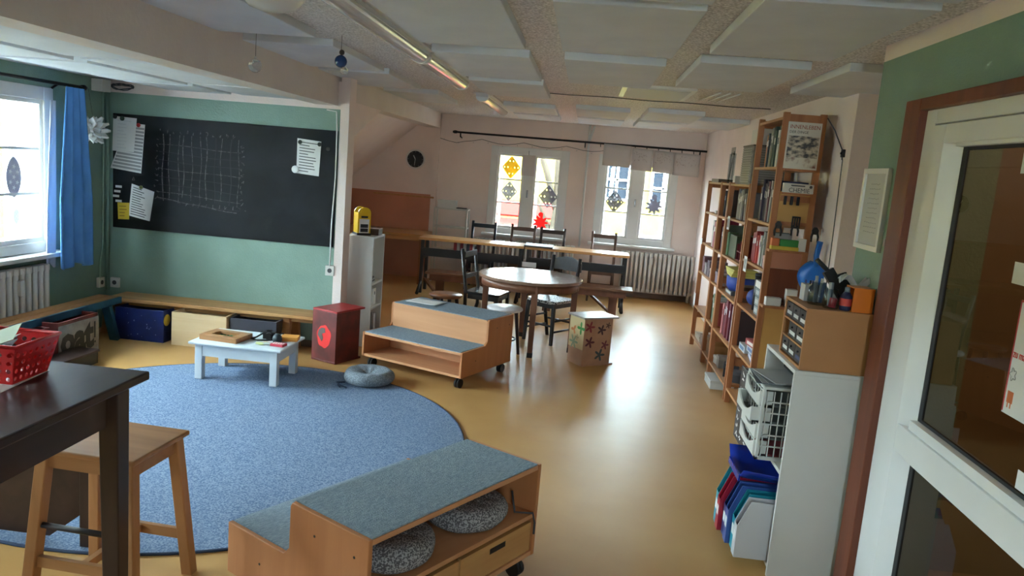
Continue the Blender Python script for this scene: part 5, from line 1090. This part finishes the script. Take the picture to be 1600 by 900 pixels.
R = thing('bottle', 'small dark bottle with a red label beside the jars', 'bottle', (1.155, 3.40, zt)); MB().lathe([(0, 0), (0.022, 0), (0.024, 0.01), (0.024, 0.06), (0.012, 0.08), (0, 0.08)], seg=18).build('body', pm(36, 38, 70), R); MB().lathe([(0.0245, 0.02), (0.0248, 0.022), (0.0248, 0.05), (0.0245, 0.052)], seg=18).build('label', pm(190, 60, 50), R); MB().cyl((0, 0, 0.08), (0, 0, 0.10), 0.011).build('cap', pm(120, 130, 136), R)
R = thing('hand_brush', 'black hand brush standing among the jars', 'brush', (1.20, 3.62, zt+0.012), 0.2); MB().bar((0.03, 0, 0.0), (-0.06, 0.03, 0.13), 0.05, 0.022, (0, 1, 0)).build('brush_head', 'black', R); MB().bar((0.045, 0.0, 0.005), (0.0, 0.02, 0.12), 0.045, 0.02, (0, 1, 0)).build('bristles', 'rubber', R)
MB().cyl((-0.05, 0.028, 0.12), (-0.11, 0.05, 0.175), 0.011).build('handle', 'black', R)
o = MB().sheet(lambda u, v: Vector((u*0.12-0.06, v*0.06-0.03, 0.02*math.sin(u*7)+0.012*math.sin(v*9+u*5))), 12, 8).build('crumpled_wrapper', pm(190, 188, 186), None, (1.21, 3.50, zt+0.115), solid=0.001); tag(o, 'crumpled pale wrapper behind the orange box', 'wrapper')
R = thing('orange_box', 'orange translucent plastic box beside the door frame', 'box', (1.225, 3.41, zt)); oc = mat('orange_plastic', (214, 112, 24), 0.3)
B('base', oc, R, -0.055, 0.03, -0.05, 0.05, 0, 0.004); B('side', oc, R, -0.055, 0.03, -0.05, -0.046, 0.004, 0.10); B('side', oc, R, -0.055, 0.03, 0.046, 0.05, 0.004, 0.10); B('side', oc, R, 0.026, 0.03, -0.046, 0.046, 0.004, 0.10); B('lid', oc, R, -0.055, 0.03, -0.05, 0.05, 0.10, 0.104); B('drawer_front', oc, R, -0.05, -0.046, -0.044, 0.044, 0.006, 0.06)
o = B('support_block', tan, None, 1.10, 1.2585, 3.20, 3.33, 0, 0.01) if False else None
# plastic rack of trays beside the cabinet
R = thing('tray_rack', 'white plastic tray rack with curved openings standing in the white cabinet', 'rack', (0.885, 3.478, 0.489)); gw = mat('rack_plastic', (206, 206, 200), 0.4); rw, rd, rh = 0.29, 0.345, 0.33
for x in (0.0, rw-0.012):
    mb = MB()
    for k in range(8): mb.box(x+0.004, x+0.008, 0.03, rd-0.03, 0.02+0.042*k, 0.026+0.042*k)
    for k in range(6): mb.box(x+0.004, x+0.008, 0.03+0.048*k, 0.036+0.048*k, 0.015, 0.33)
    for b in ((0.0, 0.03), (rd-0.03, rd)): mb.box(x, x+0.012, b[0], b[1], 0, rh)
    mb.build('grid_side', gw, R)
mb = MB()
for k in range(6):
    for i in range(9): mb.box(0.02+0.029*i, 0.024+0.029*i, -0.002, 0.004, 0.012+0.052*k, 0.064+0.052*k)
    mb.box(0.012, rw-0.012, -0.002, 0.004, 0.012+0.052*k, 0.018+0.052*k)
mb.build('grid_front', gw, R)
B('top', gw, R, 0, rw, 0, rd, rh, rh+0.015, bevel=0.005); B('base', gw, R, 0, rw, 0, rd, 0, 0.012)
for k in range(4):
    z = 0.014+0.078*k
    mb = MB(); n = 12; ya, yb = 0.02, rd-0.02
    top = [(ya+(yb-ya)*i/n, z+0.078) for i in range(n+1)]; low = [(ya+(yb-ya)*i/n, z+0.072-0.045*math.sin(PI*i/n)) for i in range(n+1)]
    front = [(ya, z)]+[(yb, z)]+list(reversed(low))
    out = 0.03 if k == 2 else 0.0
    mb.prism(front, -0.010-out, -0.002-out, 'yz'); tr = mb.build('tray_front', gw, R)
    B('tray_floor', pm(96, 100, 96) if k else pm(140, 50, 56), tr, -0.002-out, rw-0.02, ya, yb, z, z+0.008); B('tray_side', gw, tr, -0.002-out, 0.05, ya, ya+0.006, z, z+0.07); B('tray_side', gw, tr, -0.002-out, 0.05, yb-0.006, yb, z, z+0.07)
for k in range(4):
    o = B('paper_sheet', pm(*((90, 92, 94), (150, 150, 150), (120, 122, 124), (176, 176, 174))[k]), None, -0.10, 0.12, -0.13, 0.13, 0, 0.003, loc=(0.97+0.01*k, 3.64-0.01*k, 0.836+0.006*k), rz=0.12*k-0.1); o.rotation_euler = (0, 0, 0.10*k-0.1); tag(o, ORD[k]+' from below of the papers lying on the tray rack', 'paper', 'papers on the tray rack')
o = B('black_tray', 'black', None, 1.0, 1.245, 3.40, 3.83, 0.62, 0.64)
bpy.data.objects.remove(o)
R = thing('file_tray', 'black letter tray inside the white cabinet', 'tray', (1.145, 3.60, 0.862)); B('base', 'black', R, -0.10, 0.10, -0.2, 0.2, 0, 0.006); B('side', 'black', R, -0.10, 0.10, -0.2, -0.194, 0.006, 0.07); B('side', 'black', R, -0.10, 0.10, 0.194, 0.2, 0.006, 0.07); B('back', 'black', R, 0.094, 0.10, -0.194, 0.194, 0.006, 0.07)
def file_box(label, x, y, z, w, d, h, c, cat='magazine file', lean=0.0):
    R = thing('magazine_file', label, cat, (x, y, z), 0, 'magazine files in the white cabinet'); R.rotation_euler = (lean, 0, 0); m = pm(*c, 0.3)
    for ya in (-d/2, d/2-0.003):
        mb = MB(); mb.prism([(-w/2, 0), (w/2, 0), (w/2, h), (-w/2+0.05, h), (-w/2, h*0.55)], ya, ya+0.003, 'xz'); mb.build('side', m, R)
    B('front', m, R, -w/2, -w/2+0.003, -d/2+0.003, d/2-0.003, 0, h*0.55); B('base', m, R, -w/2+0.003, w/2, -d/2+0.003, d/2-0.003, 0, 0.003); B('label', 'paper', R, -w/2-0.0008, -w/2, -d*0.3, d*0.3, h*0.25, h*0.42)
    return R
cols = [((206, 206, 210), 'white'), ((36, 140, 160), 'teal'), ((60, 90, 160), 'blue'), ((46, 60, 110), 'navy'), ((170, 36, 60), 'crimson'), ((40, 150, 170), 'turquoise')]
for k, (c, l) in enumerate(cols): file_box(l+' magazine file standing out of the lowest white cabinet shelf', 0.955+0.012*(k % 2)-0.008*k, 3.415+0.066*k, 0.0495, 0.26, 0.058, 0.27+0.01*(k % 3), c)
R = thing('blue_crate', 'glossy dark blue plastic tray sticking out of the white cabinet', 'tray', (1.03, 3.60, 0.345), 0); bm_ = pm(24, 50, 150, 0.2)
mb = MB(); mb.sheet(lambda u, v: Vector((-0.20+0.36*u, (v-0.5)*0.44*(0.8+0.2*u), 0.0+0.085*(2*v-1)**2+0.02*(1-u))), 8, 12); mb.build('tray_shell', bm_, R, solid=0.004)
B('lip', bm_, R, -0.206, -0.198, -0.12, 0.12, 0.03, 0.06)
for k in range(2): o = B('support_stack', pm(206, 206, 210), None, -0.1, 0.12, -0.19, 0.19, 0, 0.0355 if k == 0 else 0.02, loc=(1.12, 3.60, 0.0)); bpy.data.objects.remove(o)
# chalk sign leaning at the bookcase
R = thing('chalk_sign', 'black sign board with white chalk lettering leaning against the bookcase', 'sign', (1.185, 4.62, 0), 0)
B('board', 'black', R, 0, 0.012, 0.0, 0.70, 0.0, 0.50, bevel=0.002)
for k in range(9):
    z = 0.46-0.052*k; n = 5 if k % 2 else 4
    for i in range(n):
        y = 0.66-0.13*i-random.uniform(0, 0.03); mb = MB()
        pts = [(-0.0012, y-0.02*j+random.uniform(-0.01, 0.01), z+random.uniform(-0.018, 0.018)) for j in range(4)]
        for a, b in zip(pts, pts[1:]): mb.bar(a, b, 0.008, 0.001, (1, 0, 0))
        mb.build('lettering', 'paper', R)
R = thing('picture_frame', 'white framed handwritten page on the green wall beside the door', 'picture', (GX-0.001, 3.555, 1.66)); w2, h2 = 0.145, 0.178
for b in ((-w2, -w2+0.022, -h2, h2), (w2-0.022, w2, -h2, h2), (-w2+0.022, w2-0.022, -h2, -h2+0.022), (-w2+0.022, w2-0.022, h2-0.022, h2)): B('frame_bar', 'wframe', R, -0.018, 0, *b)
B('page', pm(196, 196, 194), R, -0.008, -0.004, -w2+0.022, w2-0.022, -h2+0.022, h2-0.022)
mb = MB()
for k in range(11):
    z = 0.11-0.021*k; l = random.uniform(0.05, 0.085)
    for i in range(6): mb.bar((-0.0085, l-i*l*0.33, z), (-0.0085, l-i*l*0.33-l*0.22, z+random.uniform(-0.003, 0.003)), 0.003, 0.0008, (1, 0, 0))
q = mb.build('handwriting', g1, R); q['kind'] = 'stuff'
o = MB().tube([(1.545, 5.40, 2.2), (1.58, 5.33, 2.12), (1.612, 5.22, 1.99), (1.612, 5.20, 1.93)], 0.004, 6).build('lamp_cable', 'ink'); tag(o, 'dark cable from the bookcase top to the small wall switch', 'cable')
o = MB().tube([(1.612, 5.19, 1.93), (1.612, 5.16, 1.4), (1.612, 5.14, 0.9)], 0.003, 6).build('wall_cable', 'ink'); tag(o, 'thin dark cable running down from the small wall switch', 'cable')
o = B('wall_switch', 'black', None, 1.602, 1.62, 5.175, 5.215, 1.945, 1.995, bevel=0.003); tag(o, 'small black switch on the white wall beside the bookcase', 'switch'); MB().ball((1.60, 5.195, 1.97), 0.008, 8).build('button', 'rubber', o)

# posters on the door pane
def poster(label, y0, y1, z0, z1, border):
    R = thing('poster', label, 'poster', (GX+0.031, 0, 0)); R.location.x = GX+0.0305
    B('sheet', 'paper', R, 0, 0.001, y0, y1, z0, z1)
    if border:
        mb = MB(); b = 0.012
        for q in ((y0, y1, z1-b, z1), (y0, y1, z0, z0+b), (y0, y0+b, z0+b, z1-b), (y1-b, y1, z0+b, z1-b)): mb.box(-0.0006, 0, *q)
        mb.build('border', pm(178, 50, 56), R)
    return R
R = poster('white hand drawn poster with red border on the door pane', 2.05, 2.372, 1.115, 1.455, False)
mb = MB(); mb.box(-0.0006, 0, 2.366, 2.372, 1.12, 1.455); mb.box(-0.0006, 0, 2.05, 2.372, 1.449, 1.455); mb.build('border', pm(178, 50, 56), R)
text('lettering', 'zu machen', 0.035, 'redink', (-0.0006, 2.363, 1.285), (PI/2, 0, -PI/2), R, sx=0.75); text('lettering', '1', 0.09, g1, (-0.0006, 2.335, 1.37), (PI/2, 0, -PI/2), R)
for k in range(5): mb = MB(); mb.tube([(-0.0008, 2.345+0.014*math.cos(t)*(1+0.3*math.cos(5*t)), 1.235+0.016*math.sin(t)*(1+0.3*math.cos(5*t))) for t in [2*PI*j/30 for j in range(30)]], 0.0006+0.0002*k, 4, closed=True) if k == 0 else mb; (mb.build('drawing', 'ink', R) if k == 0 else mb.bm.free())
B('drawing', pm(206, 110, 60), R, -0.0008, 0, 2.325, 2.355, 1.15, 1.185); B('drawing', pm(206, 110, 60), R, -0.0008, 0, 2.33, 2.335, 1.135, 1.15); B('drawing', pm(206, 110, 60), R, -0.0008, 0, 2.345, 2.35, 1.135, 1.15)
R = poster('small white card with red frame at the top of the door pane', 2.25, 2.503, 1.822, 1.893, False); mb = MB()
for q in ((2.35, 2.485, 1.875, 1.882), (2.35, 2.485, 1.833, 1.84), (2.478, 2.485, 1.84, 1.875), (2.35, 2.357, 1.84, 1.875)): mb.box(-0.0006, 0, *q)
mb.build('border', pm(178, 60, 80), R); text('lettering', 'Z', 0.03, 'ink', (-0.0006, 2.465, 1.845), (PI/2, 0, -PI/2), R)
poster('blank pale note in the middle of the door pane', 2.22, 2.443, 1.495, 1.56, False); poster('blank white strip at the foot of the upper door pane', 2.05, 2.236, 0.93, 0.985, False)
R = thing('hall_fill_lamp', 'unseen round ceiling lamp added to light the hall behind the door', 'ceiling light', (2.2, 2.2, 2.38))  # added lamp out of view, brightens the hall behind the door glass
MB().lathe([(0, 0), (0.12, 0), (0.13, -0.05), (0.09, -0.10), (0, -0.12)], seg=24).build('shade', 'diffuser', R)
hl = bpy.data.lights.new('hall_fill_light', 'POINT'); hl.energy = 30; hl.color = (1.0, 0.86, 0.66); hl.shadow_soft_size = 0.1; ho = bpy.data.objects.new('hall_fill_light', hl); COL.objects.link(ho); ho.location = (2.2, 2.2, 2.15)  # added point light that fills the hall
# shelf with jars in the hall behind the door glass
R = thing('hall_shelf', 'wooden shelf with jars in the hall behind the door glass', 'shelf', (0, 0, 0)); B('board', 'piney', R, 2.62, 2.9, 2.5, 3.58, 1.42, 1.45); B('board', 'piney', R, 2.62, 2.9, 2.5, 3.58, 1.02, 1.05); B('side_panel', 'piney', R, 2.62, 2.9, 2.47, 2.5, 0, 1.85); B('back_panel', 'piney', R, 2.88, 2.9, 2.5, 3.58, 0, 1.85)
for k in range(4):
    o = MB().lathe([(0, 0), (0.05, 0), (0.055, 0.01), (0.055, 0.13), (0.04, 0.15), (0.04, 0.17), (0, 0.17)], seg=18).build('hall_jar', pm(170, 160, 140, 0.2), None, (2.74, 2.75+0.2*k, 1.0505)); tag(o, ORD[k]+' jar along the shelf in the hall behind the door glass', 'jar', 'jars on the hall shelf'); MB().cyl((0, 0, 0.1705), (0, 0, 0.19), 0.044).build('lid', pm(96, 84, 70), o)

# ------------------------------------------------------------------ ceiling lamps and hanging balls
def tube_lamp(label, y0, y1, x):
    R = thing('strip_light', label, 'ceiling light', (x, 0, 2.38), 0, 'strip lights along the ceiling')
    B('housing', 'chrome', R, -0.06, 0.06, y0, y1, -0.035, 0.0)
    pts = [(0.055*math.cos(a), -0.035+0.045*math.sin(a)) for a in [PI+PI*k/12 for k in range(13)]]
    mb = MB(); mb.prism(pts, y0+0.02, y1-0.02, 'xz'); mb.build('diffuser', mat('prism_diffuser', (216, 214, 212), 0.15), R)
    for y in (y0, y1-0.02):
        mb = MB(); mb.prism([(px*1.1, pz*1.02-0.002) for px, pz in pts], y, y+0.02, 'xz'); mb.build('end_cap', 'wframe', R)
    for s in (-1, 1): B('trim_rail', 'chrome', R, s*0.075-0.015, s*0.075+0.015, y0, y1, -0.014, 0.0)
tube_lamp('long strip light nearest the door on the ceiling', 2.30, 4.84, -1.085); tube_lamp('middle strip light on the ceiling', 4.87, 6.42, -1.08); tube_lamp('short strip light nearest the windows', 7.45, 9.35, -1.05)
R = thing('globe_lamp', 'round white flush ceiling lamp beside the strip light', 'ceiling light', (-1.285, 3.06, 2.38)); MB().lathe([(0, 0), (0.10, 0), (0.10, -0.03), (0, -0.03)], seg=32).build('mount', 'chrome', R); MB().lathe([(0.10, -0.03), (0.122, -0.05), (0.12, -0.09), (0.09, -0.125), (0.04, -0.14), (0, -0.142)], seg=32).build('shade', 'diffuser', R)
R = thing('crystal_ball', 'clear faceted crystal ball hanging from the ceiling beam', 'ornament', (-1.98, 4.5, 2.175)); MB().ball((0, 0, 0), 0.04, 9).build('ball', mat('crystal', (240, 240, 245), 0.02, trans=0.85), R); MB().cyl((0, 0, 0.04), (0, 0, 0.205), 0.0015, seg=5).build('thread', 'ink', R); MB().ball((0, 0, 0.045), 0.009, 8).build('cap', 'chrome', R)
R = thing('glass_pendant', 'blue glass ball with a small clear ball hanging from the ceiling', 'ornament', (-1.47, 4.5, 2.235)); MB().ball((0, 0, 0), 0.036, 14).build('ball', pm(30, 66, 120, 0.15), R); MB().ball((0.022, 0, -0.052), 0.024, 9).build('ball', MATS['crystal'], R); MB().ball((0.004, 0, 0.05), 0.016, 10).build('bead', pm(50, 40, 40), R); MB().cyl((0, 0, 0.06), (0, 0, 0.145), 0.0015, seg=5).build('thread', 'ink', R)
